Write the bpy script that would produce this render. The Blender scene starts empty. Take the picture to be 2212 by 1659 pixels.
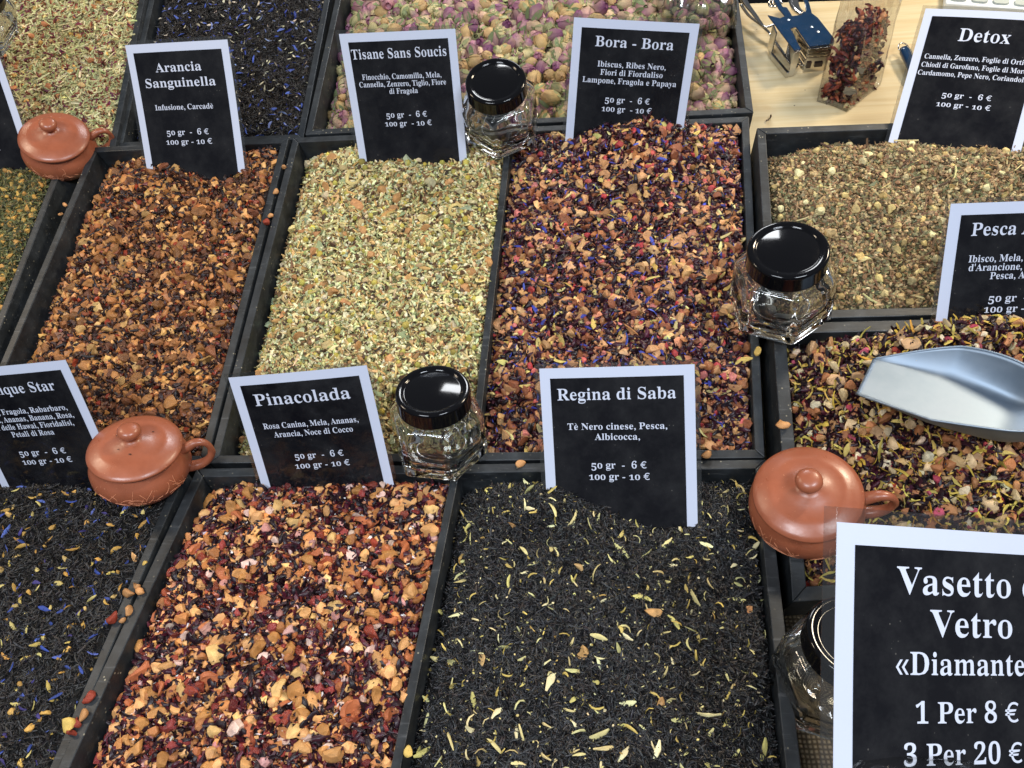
import bpy, bmesh, math, random
import numpy as np
from mathutils import Vector, Matrix
random.seed(7); rng = np.random.default_rng(11)
S = bpy.context.scene; COL = S.collection
# ------------------------------------------------------------------ frames
# The stall is laid out in the frame in which it was surveyed (x right, y up, z away) and turned upright: the rear
# display board slopes 20 degrees towards the customer, the front one about 5 degrees.
F, CX, CY = 1661.0, 1106.0, 829.5
def nz(a): a = np.asarray(a, float); return a / np.linalg.norm(a)
AX = np.array([0.99428558, 0.01842207, -0.10515143])
DM = np.array([0.03136284, 0.89112143, 0.45267976])
NM = np.array([-0.10204199, 0.45339080, -0.88545142])
NB = np.array([-0.09019977, 0.67181370, -0.73520751])
DB = np.array([0.05709814, 0.74049085, 0.66963654])
c20, s20 = math.cos(math.radians(20)), math.sin(math.radians(20))
TOW = np.array([AX, c20 * DM - s20 * NM, s20 * DM + c20 * NM])
def ray(u, v): return np.array([(u - CX) / F, -(v - CY) / F, 1.0])
JP = ray(720, 1003) * 0.595
ORG = np.array([0, 0, 0.16]) - TOW @ JP
def w(p): return TOW @ np.asarray(p, float) + ORG          # survey frame -> world (metres)
def wd(d): return TOW @ np.asarray(d, float)
HM, HB = NM @ JP, NB @ JP
PL = {'mid': (NM, HM, DM), 'bot': (NB, HB, DB), 'right': (NM, HM + .016, DM)}
def on(u, v, pl, dh=0.0):
    n, h, _ = PL[pl]; r = ray(u, v); return w(r * ((h + dh) / (n @ r)))
def at(u, v, z): return w(ray(u, v) * z)
nM, nB, dM, dB, xA = wd(NM), wd(NB), wd(DM), wd(DB), wd(AX)
# ------------------------------------------------------------------ camera
cam = bpy.data.cameras.new('camera'); cam.sensor_width = 36; cam.lens = 36 * F / 2212
cam.clip_start = .01; cam.clip_end = 60
co = bpy.data.objects.new('camera', cam); COL.objects.link(co)
ex, ey, ez = wd([1, 0, 0]), wd([0, 1, 0]), wd([0, 0, -1])
m = Matrix.Identity(4); cp = w([0, 0, 0])
for i in range(3): m[i][0], m[i][1], m[i][2], m[i][3] = ex[i], ey[i], ez[i], cp[i]
co.matrix_world = m; S.camera = co
# ------------------------------------------------------------------ light: market stall lamps
wo = bpy.data.worlds.new('World'); S.world = wo; wo.use_nodes = True
bg = wo.node_tree.nodes['Background']; bg.inputs[0].default_value = (.80, .88, 1, 1); bg.inputs[1].default_value = 0.16
S.view_settings.view_transform = 'Standard'; S.view_settings.look = 'None'; S.view_settings.exposure = 0
def lamp(name, loc, aim, power, size, col, sy=None):
    l = bpy.data.lights.new(name, 'AREA'); l.energy = power; l.color = col; l.size = size
    if sy: l.shape = 'RECTANGLE'; l.size_y = sy
    o = bpy.data.objects.new(name, l); COL.objects.link(o); o.location = loc
    o.rotation_euler = (Vector(aim) - Vector(loc)).to_track_quat('-Z', 'Y').to_euler(); return o
lamp('lamp_cool', (-.35, -1.0, 1.45), (.05, .15, .1), 17, .55, (.86, .92, 1), .22)
lamp('lamp_cool', (.75, -.75, 1.35), (.1, .15, .1), 13, .45, (.84, .91, 1), .18)
lamp('lamp_warm', (-.95, .15, 1.15), (0, .2, .1), 5, .22, (1, .82, .60))
lamp('lamp_warm', (1.05, .55, 1.2), (.1, .15, .1), 12, .20, (1, .84, .62))
lamp('lamp_rear', (.25, 1.45, 1.5), (0, .2, .1), 10, .5, (.95, .97, 1), .3)
# ------------------------------------------------------------------ helpers
def lin(c, k=1.0):
    r = []
    for v in c[:3]:
        v /= 255.; r.append((v / 12.92 if v <= .04045 else ((v + .055) / 1.055) ** 2.4) * k)
    return tuple(r)
def link(name, me, mat=None, parent=None, loc=None):
    o = bpy.data.objects.new(name, me); COL.objects.link(o)
    if mat is not None and me is not None and len(me.materials) == 0: me.materials.append(mat)
    if parent is not None: o.parent = parent
    if loc is not None: o.location = loc
    return o
def tag(o, label=None, cat=None, group=None, kind=None):
    if label: o['label'] = label
    if cat: o['category'] = cat
    if group: o['group'] = group
    if kind: o['kind'] = kind
    return o
def empty(name, loc, label, cat, group=None, rot=None):
    o = bpy.data.objects.new(name, None); COL.objects.link(o); o.empty_display_size = .01
    if rot is None: o.location = loc
    else:
        mm = rot.to_4x4(); mm.translation = Vector(loc); o.matrix_world = mm
    return tag(o, label, cat, group)
def pymesh(name, vs, fs, smooth=False, parent_inv=None):
    me = bpy.data.meshes.new(name)
    if parent_inv is not None: vs = [parent_inv @ Vector(v) for v in vs]
    me.from_pydata([tuple(v) for v in vs], [], fs); me.update()
    if smooth: me.polygons.foreach_set('use_smooth', [True] * len(me.polygons))
    return me
def frame(x, z):
    """rotation matrix whose local x is near X and local z is Z"""
    z = nz(z); x = np.asarray(x, float); x = nz(x - z * (x @ z)); y = np.cross(z, x)
    return Matrix(((x[0], y[0], z[0]), (x[1], y[1], z[1]), (x[2], y[2], z[2])))
def prism(name, poly, n, h, smooth=False):
    """polygon (world points) pushed along n by h"""
    n = np.asarray(n); k = len(poly); vs = [np.array(p) for p in poly] + [np.array(p) + n * h for p in poly]
    fs = [tuple(range(k))[::-1], tuple(range(k, 2 * k))] + [(i, (i + 1) % k, k + (i + 1) % k, k + i) for i in range(k)]
    me = pymesh(name, vs, fs); fix(me); return me
def fix(me):
    b = bmesh.new(); b.from_mesh(me); bmesh.ops.recalc_face_normals(b, faces=b.faces); b.to_mesh(me); b.free()
def bevel(o, wd_, seg=2):
    mo = o.modifiers.new('bevel', 'BEVEL'); mo.width = wd_; mo.segments = seg; mo.limit_method = 'ANGLE'; mo.angle_limit = .6
    return o
def boxm(name, x0, x1, y0, y1, z0, z1):
    vs = [(x, y, z) for z in (z0, z1) for x, y in ((x0, y0), (x1, y0), (x1, y1), (x0, y1))]
    return pymesh(name, vs, [(3, 2, 1, 0), (4, 5, 6, 7), (0, 1, 5, 4), (1, 2, 6, 5), (2, 3, 7, 6), (3, 0, 4, 7)])
def lathe(name, prof, seg=64, shape=None, cap=False):
    """profile (r, z) turned round z; shape(theta, i) scales the radius"""
    vs, fs = [], []
    for i, (r, z) in enumerate(prof):
        for k in range(seg):
            t = 2 * math.pi * k / seg; q = r * (shape(t, i) if shape else 1)
            vs.append((q * math.cos(t), q * math.sin(t), z))
    for i in range(len(prof) - 1):
        for k in range(seg):
            a, b = i * seg + k, i * seg + (k + 1) % seg
            fs.append((a, b, b + seg, a + seg))
    if cap: fs.append(tuple(range(seg))[::-1]); fs.append(tuple(range((len(prof) - 1) * seg, len(prof) * seg)))
    me = pymesh(name, vs, fs, True); return me
def tube(name, pts, rad, seg=10, flat=1.0, caps=True):
    pts = [np.array(p, float) for p in pts]; n = len(pts); vs, fs = [], []
    rads = rad if hasattr(rad, '__len__') else [rad] * n
    up = np.array([0.13, .21, .97])
    for i, p in enumerate(pts):
        t = nz(pts[min(i + 1, n - 1)] - pts[max(i - 1, 0)])
        a = nz(np.cross(t, up)); b = np.cross(a, t)
        for k in range(seg):
            th = 2 * math.pi * k / seg
            vs.append(p + rads[i] * (a * math.cos(th) + b * math.sin(th) * flat))
    for i in range(n - 1):
        for k in range(seg):
            a, b = i * seg + k, i * seg + (k + 1) % seg; fs.append((a, b, b + seg, a + seg))
    if caps: fs.append(tuple(range(seg))[::-1]); fs.append(tuple(range((n - 1) * seg, n * seg)))
    me = pymesh(name, vs, fs, True); fix(me); return me
def spline(pts, n=8):
    pts = [np.array(p, float) for p in pts]; out = []
    for i in range(len(pts) - 1):
        p0, p1, p2, p3 = pts[max(i - 1, 0)], pts[i], pts[i + 1], pts[min(i + 2, len(pts) - 1)]
        for k in range(n):
            t = k / n
            out.append(.5 * (2 * p1 + (p2 - p0) * t + (2 * p0 - 5 * p1 + 4 * p2 - p3) * t * t + (3 * p1 - p0 - 3 * p2 + p3) * t ** 3))
    return out + [pts[-1]]
# ------------------------------------------------------------------ materials
class NT:
    def __init__(s, name):
        s.m = bpy.data.materials.new(name); s.m.use_nodes = True; s.t = s.m.node_tree; s.p = s.t.nodes['Principled BSDF']
        s.out = s.t.nodes['Material Output']
    def n(s, ty, **kw):
        nd = s.t.nodes.new(ty)
        for k, v in kw.items():
            if isinstance(v, (int, float, tuple)) and k in nd.inputs: nd.inputs[k].default_value = v
            elif k in nd.inputs.keys(): s.l(v, nd.inputs[k])
            else: setattr(nd, k, v)
        return nd
    def l(s, a, b): s.t.links.new(a, b)
    def set(s, **kw):
        for k, v in kw.items():
            k = k.replace('_', ' ')
            i = s.p.inputs[k]
            if hasattr(v, 'links') or isinstance(v, bpy.types.NodeSocket): s.l(v, i)
            else: i.default_value = v
    def coord(s): return s.n('ShaderNodeTexCoord').outputs['Object']
    def noise(s, scale, detail=3, rough=.5, vec=None, stretch=None):
        v = vec or s.coord()
        if stretch:
            mp = s.n('ShaderNodeMapping'); mp.inputs['Scale'].default_value = stretch; s.l(v, mp.inputs['Vector']); v = mp.outputs[0]
        nd = s.n('ShaderNodeTexNoise'); nd.inputs['Scale'].default_value = scale; nd.inputs['Detail'].default_value = detail
        nd.inputs['Roughness'].default_value = rough; s.l(v, nd.inputs['Vector']); return nd.outputs['Fac']
    def ramp(s, fac, stops):
        r = s.n('ShaderNodeValToRGB'); s.l(fac, r.inputs[0]); e = r.color_ramp.elements
        while len(e) > 1: e.remove(e[-1])
        e[0].position = stops[0][0]; e[0].color = tuple(stops[0][1]) + (1,)
        for p, c in stops[1:]:
            q = e.new(p); q.color = tuple(c) + (1,)
        return r.outputs[0]
    def bump(s, h, strength=.3, dist=.001):
        b = s.n('ShaderNodeBump'); b.inputs['Strength'].default_value = strength; b.inputs['Distance'].default_value = dist
        s.l(h, b.inputs['Height']); s.l(b.outputs[0], s.p.inputs['Normal']); return b
    def mix(s, a, b, fac, mode='MIX'):
        x = s.n('ShaderNodeMix'); x.data_type = 'RGBA'; x.blend_type = mode
        for sock, v in ((x.inputs[6], a), (x.inputs[7], b), (x.inputs[0], fac)):
            if isinstance(v, bpy.types.NodeSocket): s.l(v, sock)
            else: sock.default_value = v if not isinstance(v, tuple) or len(v) != 3 else v + (1,)
        return x.outputs[2]
def g3(v): return (v, v, v)
def mat_black_wood():
    q = NT('black_painted_wood'); c = q.coord()
    g = q.noise(60, 5, .6, c, (1, 1, 1)); gr = q.noise(260, 4, .65, c, (.12, 1, 1)); wear = q.noise(34, 6, .7, c)
    col = q.ramp(g, [(.3, (.012, .0135, .015)), (.55, (.026, .030, .034)), (.8, (.050, .056, .062))])
    v = q.n('ShaderNodeTexVoronoi'); v.inputs['Scale'].default_value = 190; q.l(c, v.inputs['Vector'])
    sp = q.ramp(v.outputs['Distance'], [(0, g3(1)), (.10, g3(1)), (.14, g3(0))])
    keep = q.ramp(wear, [(.48, g3(0)), (.58, g3(1))])
    fac = q.mix(sp, keep, 1.0, 'MULTIPLY')
    col2 = q.mix(col, (.30, .27, .20), fac)
    scr = q.ramp(gr, [(.60, g3(0)), (.72, g3(.8))]); col3 = q.mix(col2, (.085, .09, .095), scr)
    q.set(Base_Color=col3, Roughness=.46); q.p.inputs['Specular IOR Level'].default_value = .45
    q.bump(gr, .35, .0006); return q.m
def mat_tea():
    q = NT('dried_tea_and_fruit')
    a = q.n('ShaderNodeAttribute'); a.attribute_name = 'Col'
    oi = q.n('ShaderNodeObjectInfo')
    n1 = q.noise(420, 4, .6)
    k = q.ramp(n1, [(.25, g3(.55)), (.5, g3(1)), (.75, g3(1.3))])
    c = q.mix(a.outputs['Color'], k, 1.0, 'MULTIPLY')
    hs = q.n('ShaderNodeHueSaturation'); q.l(c, hs.inputs['Color'])
    mr = q.n('ShaderNodeMapRange'); q.l(oi.outputs['Random'], mr.inputs[0]); mr.inputs[3].default_value = .78; mr.inputs[4].default_value = 1.22
    q.l(mr.outputs[0], hs.inputs['Value'])
    q.set(Base_Color=hs.outputs[0], Roughness=a.outputs['Alpha']); q.p.inputs['Specular IOR Level'].default_value = .38
    q.bump(n1, .5, .0007); return q.m
def mat_pine():
    q = NT('pine_board'); c = q.coord()
    warp = q.noise(3, 3, .5, c, (.6, 1, 1)); g = q.noise(9, 6, .55, c, (.35, 5.5, 1)); f = q.noise(60, 3, .6, c, (.08, 5, 1))
    col = q.ramp(g, [(.30, lin((188, 166, 124))), (.46, lin((208, 191, 152))), (.58, lin((196, 175, 132))), (.68, lin((214, 199, 163))), (.8, lin((184, 152, 102)))])
    col = q.mix(col, lin((198, 170, 118)), q.ramp(f, [(.5, g3(0)), (.75, g3(.6))]))
    st = q.ramp(q.noise(22, 2, .5, c), [(.62, g3(0)), (.72, g3(.35))])
    col = q.mix(col, lin((176, 132, 80)), st)
    spk = q.n('ShaderNodeTexVoronoi'); spk.inputs['Scale'].default_value = 75; q.l(c, spk.inputs['Vector'])
    s2 = q.ramp(spk.outputs['Distance'], [(0, g3(.85)), (.045, g3(.85)), (.07, g3(0))])
    col = q.mix(col, (.07, .035, .02), q.mix(s2, q.ramp(q.noise(14, 2, .5, c), [(.5, g3(0)), (.56, g3(1))]), 1.0, 'MULTIPLY'))
    q.set(Base_Color=col, Roughness=.42); q.bump(f, .12, .0005); return q.m
def mat_burlap():
    q = NT('burlap_weave'); c = q.coord()
    wv = []
    for d in ('X', 'Y'):
        x = q.n('ShaderNodeTexWave', bands_direction=d); x.inputs['Scale'].default_value = 105; x.inputs['Distortion'].default_value = 1.6
        x.inputs['Detail'].default_value = 2; x.inputs['Detail Scale'].default_value = 1.3; q.l(c, x.inputs['Vector']); wv.append(x.outputs['Fac'])
    h = q.mix(wv[0], wv[1], 1.0, 'MULTIPLY')
    col = q.ramp(h, [(0, (.10, .075, .045)), (.25, (.26, .20, .125)), (.8, (.46, .38, .26))])
    q.set(Base_Color=col, Roughness=.9); q.bump(h, .9, .0012); return q.m
def plain(name, col, rough=.5, metal=0., bump=None, spec=.5, coat=0., coatr=.08):
    q = NT(name); n1 = q.noise(90, 3)
    cc = q.mix(tuple(x * .85 for x in col), tuple(min(1, x * 1.1) for x in col), n1)
    q.set(Base_Color=cc, Metallic=metal); q.p.inputs['Specular IOR Level'].default_value = spec
    q.set(Roughness=q.ramp(q.noise(160, 4, .6), [(.3, g3(rough * .8)), (.7, g3(min(1, rough * 1.25)))]))
    q.p.inputs['Coat Weight'].default_value = coat; q.p.inputs['Coat Roughness'].default_value = coatr
    if bump: q.bump(q.noise(bump[0], 4), bump[1], bump[2])
    return q.m
def laminated(name, col, sp=.2):
    """printed paper seen under a glossy plastic skin that is never quite flat"""
    q = NT(name); n2 = q.noise(26, 2, .5)
    q.set(Base_Color=tuple(col) + (1,), Roughness=.6); q.p.inputs['Specular IOR Level'].default_value = sp
    q.p.inputs['Coat Weight'].default_value = 1; q.p.inputs['Coat Roughness'].default_value = .07; q.p.inputs['Coat IOR'].default_value = 1.5
    q.set(Coat_Roughness=q.ramp(q.noise(45, 5, .65), [(.35, g3(.05)), (.62, g3(.13)), (.8, g3(.30))]))
    v = q.n('ShaderNodeTexVoronoi'); v.inputs['Scale'].default_value = 330; q.l(q.coord(), v.inputs['Vector'])
    dust = q.mix(q.ramp(v.outputs['Distance'], [(0, g3(1)), (.10, g3(1)), (.16, g3(0))]), q.ramp(q.noise(60, 4, .6), [(.58, g3(0)), (.74, g3(.4))]), 1.0, 'MULTIPLY')
    haze = q.ramp(q.noise(30, 5, .7), [(.4, g3(0)), (.8, g3(.035))])
    q.set(Base_Color=q.mix(q.mix(tuple(col), (.5, .5, .5), haze), (.45, .42, .36), dust))
    b = q.n('ShaderNodeBump'); b.inputs['Strength'].default_value = .85; b.inputs['Distance'].default_value = .0018
    q.l(n2, b.inputs['Height'])
    b2 = q.n('ShaderNodeBump'); b2.inputs['Strength'].default_value = .12; b2.inputs['Distance'].default_value = .0003
    q.l(q.noise(420, 2), b2.inputs['Height']); q.l(b.outputs[0], b2.inputs['Normal'])
    q.l(b2.outputs[0], q.p.inputs['Coat Normal']); return q.m
def film(name, tint=.93, gloss=.05, rough=.06, crumple=None):
    """thin clear plastic: lets light straight through, with a fresnel gloss on top"""
    q = NT(name); t = q.n('ShaderNodeBsdfTransparent'); t.inputs[0].default_value = (tint, tint, tint * .985, 1)
    g = q.n('ShaderNodeBsdfGlossy'); g.inputs['Roughness'].default_value = rough
    fr = q.n('ShaderNodeLayerWeight'); fr.inputs['Blend'].default_value = .5
    pw = q.n('ShaderNodeMath', operation='POWER'); q.l(fr.outputs['Facing'], pw.inputs[0]); pw.inputs[1].default_value = 3.5
    ad = q.n('ShaderNodeMath', operation='MULTIPLY_ADD'); q.l(pw.outputs[0], ad.inputs[0]); ad.inputs[1].default_value = .55; ad.inputs[2].default_value = gloss
    ad.use_clamp = True
    if crumple:
        b = q.n('ShaderNodeBump'); b.inputs['Strength'].default_value = crumple[1]; b.inputs['Distance'].default_value = crumple[2]
        q.l(q.noise(crumple[0], 3, .55), b.inputs['Height']); q.l(b.outputs[0], g.inputs['Normal'])
    mx = q.n('ShaderNodeMixShader'); q.l(ad.outputs[0], mx.inputs[0]); q.l(t.outputs[0], mx.inputs[1]); q.l(g.outputs[0], mx.inputs[2])
    q.l(mx.outputs[0], q.out.inputs[0]); return q.m
def mat_glass():
    q = NT('jar_glass'); q.set(Base_Color=(.985, 1, .993, 1), Roughness=0., IOR=1.47)
    q.p.inputs['Transmission Weight'].default_value = 1; q.bump(q.noise(40, 2), .05, .002); return q.m
def mat_alu():
    q = NT('brushed_aluminium'); c = q.coord(); g = q.noise(300, 3, .6, c, (.05, 1, 1)); sm = q.noise(28, 4, .6, c)
    q.set(Base_Color=q.ramp(sm, [(.35, (.22, .275, .34)), (.7, (.30, .355, .42))]), Metallic=1.0, Roughness=q.ramp(sm, [(.3, g3(.48)), (.75, g3(.58))]))
    q.bump(g, .10, .0002); return q.m
def mat_terracotta():
    q = NT('terracotta'); c = q.coord(); n1 = q.noise(40, 4, .6, c)
    col = q.ramp(n1, [(.3, lin((144, 80, 55))), (.7, lin((164, 94, 66)))])
    col = q.mix(col, lin((214, 148, 112)), q.ramp(q.noise(520, 2, .5, c), [(.70, g3(0)), (.76, g3(.5))]))
    q.set(Base_Color=col, Roughness=q.ramp(q.noise(70, 5, .7, c), [(.35, g3(.27)), (.7, g3(.42))])); q.p.inputs['Specular IOR Level'].default_value = .62
    q.bump(q.noise(160, 5, .65, c), .16, .0008); return q.m
M = dict(black_wood=mat_black_wood(), tea=mat_tea(), pine=mat_pine(), burlap=mat_burlap(), glass=mat_glass(), terracotta=mat_terracotta(),
         paper=laminated('laminated_white_paper', (.60, .645, .78)), ink=laminated('laminated_black_print', (.0055, .0055, .0075), .0),
         letter=laminated('laminated_white_print', (.64, .68, .80)), laminate=film('laminate_film', .92, .13, .14, (60, .3, .001)),
         cello=film('cellophane', .93, .17, .14, (30, .35, .004)), wrap=film('crumpled_wrap', .96, .09, .12, (40, .3, .003)),
         lid=plain('black_lid_enamel', (.003, .003, .004), .09, 0, None, .42),
         chrome=plain('chrome', (.62, .60, .57), .12, 1.0), alu=mat_alu(),
         blue=plain('blue_enamel', lin((6, 44, 76)), .22, 0, None, .5, .5), white_plastic=plain('white_plastic', (.74, .76, .74), .35),
         key=plain('grey_rubber_key', (.42, .46, .42), .5), dark=plain('dark_brown_plastic', (.03, .018, .015), .2),
         void=plain('dark_floor', (.006, .006, .006), .9), scratch=plain('terracotta_scratch', lin((216, 142, 104)), .7),
         teapot_dark=plain('tea_crumb', (.03, .015, .012), .8))
def root(name, loc, label, cat, group=None, R=None):
    return empty(name, loc, label, cat, group, R if R is not None else Matrix.Identity(3))
def child(me, name, mat, par, world=True, smooth=None):
    if world:
        r = par
        mw = r.matrix_world if r.parent is None else r.parent.matrix_world @ r.matrix_basis
        me.transform(mw.inverted())
    o = link(name, me, mat, par); return o
# ------------------------------------------------------------------ lettering (Blender's own built-in face, thinned)
def mb(c):
    if 'A' <= c <= 'Z': return chr(0x1D400 + ord(c) - 65)
    if 'a' <= c <= 'z': return chr(0x1D41A + ord(c) - 97)
    if '0' <= c <= '9': return chr(0x1D7CE + ord(c) - 48)
    return c
GL = {}
def restroke(v, f, tx, ty):
    """the face is a bold one: make its stems slimmer and keep its hairlines"""
    from collections import Counter
    E = Counter(tuple(sorted((p[i], p[(i + 1) % len(p)]))) for p in f for i in range(len(p))); nrm = np.zeros_like(v)
    for p in f:
        a = sum(v[p[i]][0] * v[p[(i + 1) % len(p)]][1] - v[p[(i + 1) % len(p)]][0] * v[p[i]][1] for i in range(len(p))); sg = 1 if a > 0 else -1
        for i in range(len(p)):
            q, r = p[i], p[(i + 1) % len(p)]
            if E[tuple(sorted((q, r)))] == 1:
                d = v[r] - v[q]; L = np.linalg.norm(d)
                if L > 1e-7: n = np.array([d[1], -d[0]]) / L * sg; nrm[q] += n; nrm[r] += n
    L = np.linalg.norm(nrm, axis=1); L[L < 1e-9] = 1; nrm /= L[:, None]; o = v.copy(); o[:, 0] -= nrm[:, 0] * tx; o[:, 1] += nrm[:, 1] * ty; return o
def outline(s, off):
    cu = bpy.data.curves.new('glyph', 'FONT'); cu.body = s; cu.offset = off; cu.resolution_u = 3
    o = bpy.data.objects.new('glyph', cu); COL.objects.link(o); bpy.context.view_layer.update()
    me = o.evaluated_get(bpy.context.evaluated_depsgraph_get()).to_mesh()
    v = np.array([x.co[:2] for x in me.vertices]); f = [tuple(p.vertices) for p in me.polygons]
    o.evaluated_get(bpy.context.evaluated_depsgraph_get()).to_mesh_clear(); bpy.data.objects.remove(o); bpy.data.curves.remove(cu); return v, f
iv, _ = outline(mb('I'), 0); IW = iv[:, 0].max()
def glyph(c, old):
    key = (c, old and c in '0135')
    if key in GL: return GL[key]
    src = {'è': 'e', '’': "'"}.get(c, c)
    v, f = outline(mb(src), 0); v = restroke(v, f, .0115, .008) if mb(src) != src else v
    adv = outline(mb(src) + mb('I'), 0)[0][:, 0].max() - IW
    v = v.copy()
    if c == 'è':
        k = len(v); v = np.vstack([v, [(.10, .70), (.22, .66), (.32, .53), (.28, .52)]]); f = f + [(k, k + 1, k + 2, k + 3)]
    if old and c in '01':
        v[:, 1] *= .70; v[:, 0] *= .95; adv *= .93
    elif old and c in '35': v[:, 1] -= .20
    if c == ',': v *= 1.15; v[:, 1] -= .02
    if c == '€': v *= .92; adv *= .92
    GL[key] = (v, f, adv); return GL[key]
for c_ in sorted(set('ArancSguielfsoCdTFchmMZpLBbxOPtkDGN1056RyHVVàèJqzvj,-€.«»83')): glyph(c_, True)
# ------------------------------------------------------------------ setting: boards, cloth, floor
def sheet(name, pts, mat, n, th, kind='structure'):
    o = link(name, prism(name, pts, -np.asarray(n), th), mat); return tag(o, kind=kind)
TBL = -.056
board = sheet('display_table', [on(-900, -200, 'mid', TBL), on(1611, 8, 'mid', TBL), on(2700, -26, 'mid', TBL), on(3200, 1010, 'mid', TBL), on(-900, 1010, 'mid', TBL)], M['pine'], nM, .018)
def clothheights():
    a, b, c_, d = on(-700, 1120, 'bot', -.062), on(3100, 1120, 'bot', -.062), on(3000, 2300, 'bot', -.062), on(-700, 2300, 'bot', -.062)
    vs, fs = [], []; nx, ny = 90, 50
    for j in range(ny + 1):
        for i in range(nx + 1):
            s, t = i / nx, j / ny
            p = (a * (1 - s) + b * s) * (1 - t) + (d * (1 - s) + c_ * s) * t
            vs.append(p + nB * (.0012 * math.sin(s * 40 + 3 * math.sin(t * 9)) * math.sin(t * 13)))
    for j in range(ny):
        for i in range(nx):
            k = j * (nx + 1) + i; fs.append((k + nx + 1, k + nx + 2, k + 1, k))
    return vs, fs
vs, fs = clothheights()
tag(link('burlap_cloth', pymesh('burlap_cloth', vs, fs, True), M['burlap']), 'coarse tan burlap cloth under the front trays and the wrapped jars', 'cloth')
fl = -.75
tag(link('floor', pymesh('floor', [(-8, -8, fl), (8, -8, fl), (8, 9, fl), (-8, 9, fl)], [(0, 1, 2, 3)]), M['void']), kind='structure')
# ------------------------------------------------------------------ trays
def inset(q, n, t):
    """move the four edges of quad q inward by t"""
    out = []; k = 4; c = sum(q) / 4
    E = []
    for i in range(k):
        a, b = q[i], q[(i + 1) % k]; d = nz(b - a); s = np.cross(n, d)
        if s @ (c - a) < 0: s = -s
        E.append((a + s * t, d, s))
    for i in range(k):
        a, d, s = E[i - 1]; a2, d2, s2 = E[i]
        out.append(a + d * (((a2 - a) @ s2) / (d @ s2)))
    return out
def clip(vals): return vals
def tray(label, img, pl, dep=.05, t=.0068, dividers=(), group='black wooden trays of the display', dh=0.):
    """img: TL TR BR BL of the outer rim in survey pixels; > four side boards, bottom board, dividers"""
    n = wd(PL[pl][0]); q = [on(u, v, pl, dh) for u, v in img]; qi = inset(q, n, t)
    r = root('tea_tray', sum(q) / 4 - n * dep, label, 'tray', group)
    names = ['back_board', 'side_board', 'front_board', 'side_board']
    for i in range(4):
        j = (i + 1) % 4
        a, b, c_, d = q[i], q[j], qi[j], qi[i]; e = nz(b - a) * .00012
        me = prism(names[i], [a + e, b - e, c_ - e, d + e], -n, dep)
        o = child(me, names[i], M['black_wood'], r); bevel(o, .0007)
    fl_ = inset(q, n, t + .0003)
    child(prism('bottom_board', [p - n * (dep - .0005) for p in fl_], n, .003), 'bottom_board', M['black_wood'], r)
    cells = []; cuts = [0.] + [x for x in dividers] + [1.]
    tl, tr, br, bl = qi
    for x in dividers:
        a, b = tl * (1 - x) + tr * x, bl * (1 - x) + br * x; h = xA * .0030
        me = prism('divider', [a - h, a + h, b + h, b - h], -n, dep - .0036)
        for v in me.vertices: v.co -= Vector(n * .0004)
        o = child(me, 'divider', M['black_wood'], r); bevel(o, .0006)
    for x0, x1 in zip(cuts[:-1], cuts[1:]):
        cells.append([tl * (1 - x0) + tr * x0, tl * (1 - x1) + tr * x1, bl * (1 - x1) + br * x1, bl * (1 - x0) + br * x0])
    return cells, n, dep
T = {}
T['green'] = tray('black tray of green tea at the left edge beside the tilted terracotta cup', [(-420, 352), (143, 338), (-113, 1006), (-760, 1030)], 'mid')
T['arancia'] = tray('narrow black tray holding the dark orange and apple infusion', [(199, 318), (624, 297), (446, 1001), (-94, 1006)], 'mid')
T['mid'] = tray('wide divided black tray, pale herb mix left and hibiscus mix right', [(633, 297), (1618, 251), (1652, 989), (452, 1001)], 'mid', dividers=(.492,))
T['lemon'] = tray('black tray of lemongrass strips in the upper left corner', [(-700, -260), (372, -300), (246, 330), (-420, 346)], 'mid', dep=.048, dh=-.004)
T['blue'] = tray('black tray of black tea and cornflowers behind the first price card', [(384, -280), (769, -300), (655, 300), (250, 318)], 'mid', dep=.042, dh=-.010)
T['rose'] = tray('wide black tray filled with dried rosebuds', [(786, -280), (1555, -300), (1628, 243), (659, 291)], 'mid', dh=.0)
T['star'] = tray('black tray of black tea with petals at the lower left', [(-420, 1030), (404, 1016), (-50, 2080), (-1100, 2080)], 'bot')
T['front'] = tray('large divided black tray at the front, fruit tea left and black tea right', [(425, 1012), (1654, 992), (1771, 2010), (-44, 2010)], 'bot', t=.0082, dividers=(.475,))
T['detox'] = tray('wide black tray of spiced herbs next to the bare pine board', [(1635, 276), (2760, 235), (2900, 660), (1660, 690)], 'right', t=.0075)
T['pesca'] = tray('black tray of hibiscus and marigold under the metal scoop', [(1668, 698), (2700, 672), (2850, 1240), (1712, 1300)], 'right', t=.0095)
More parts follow.
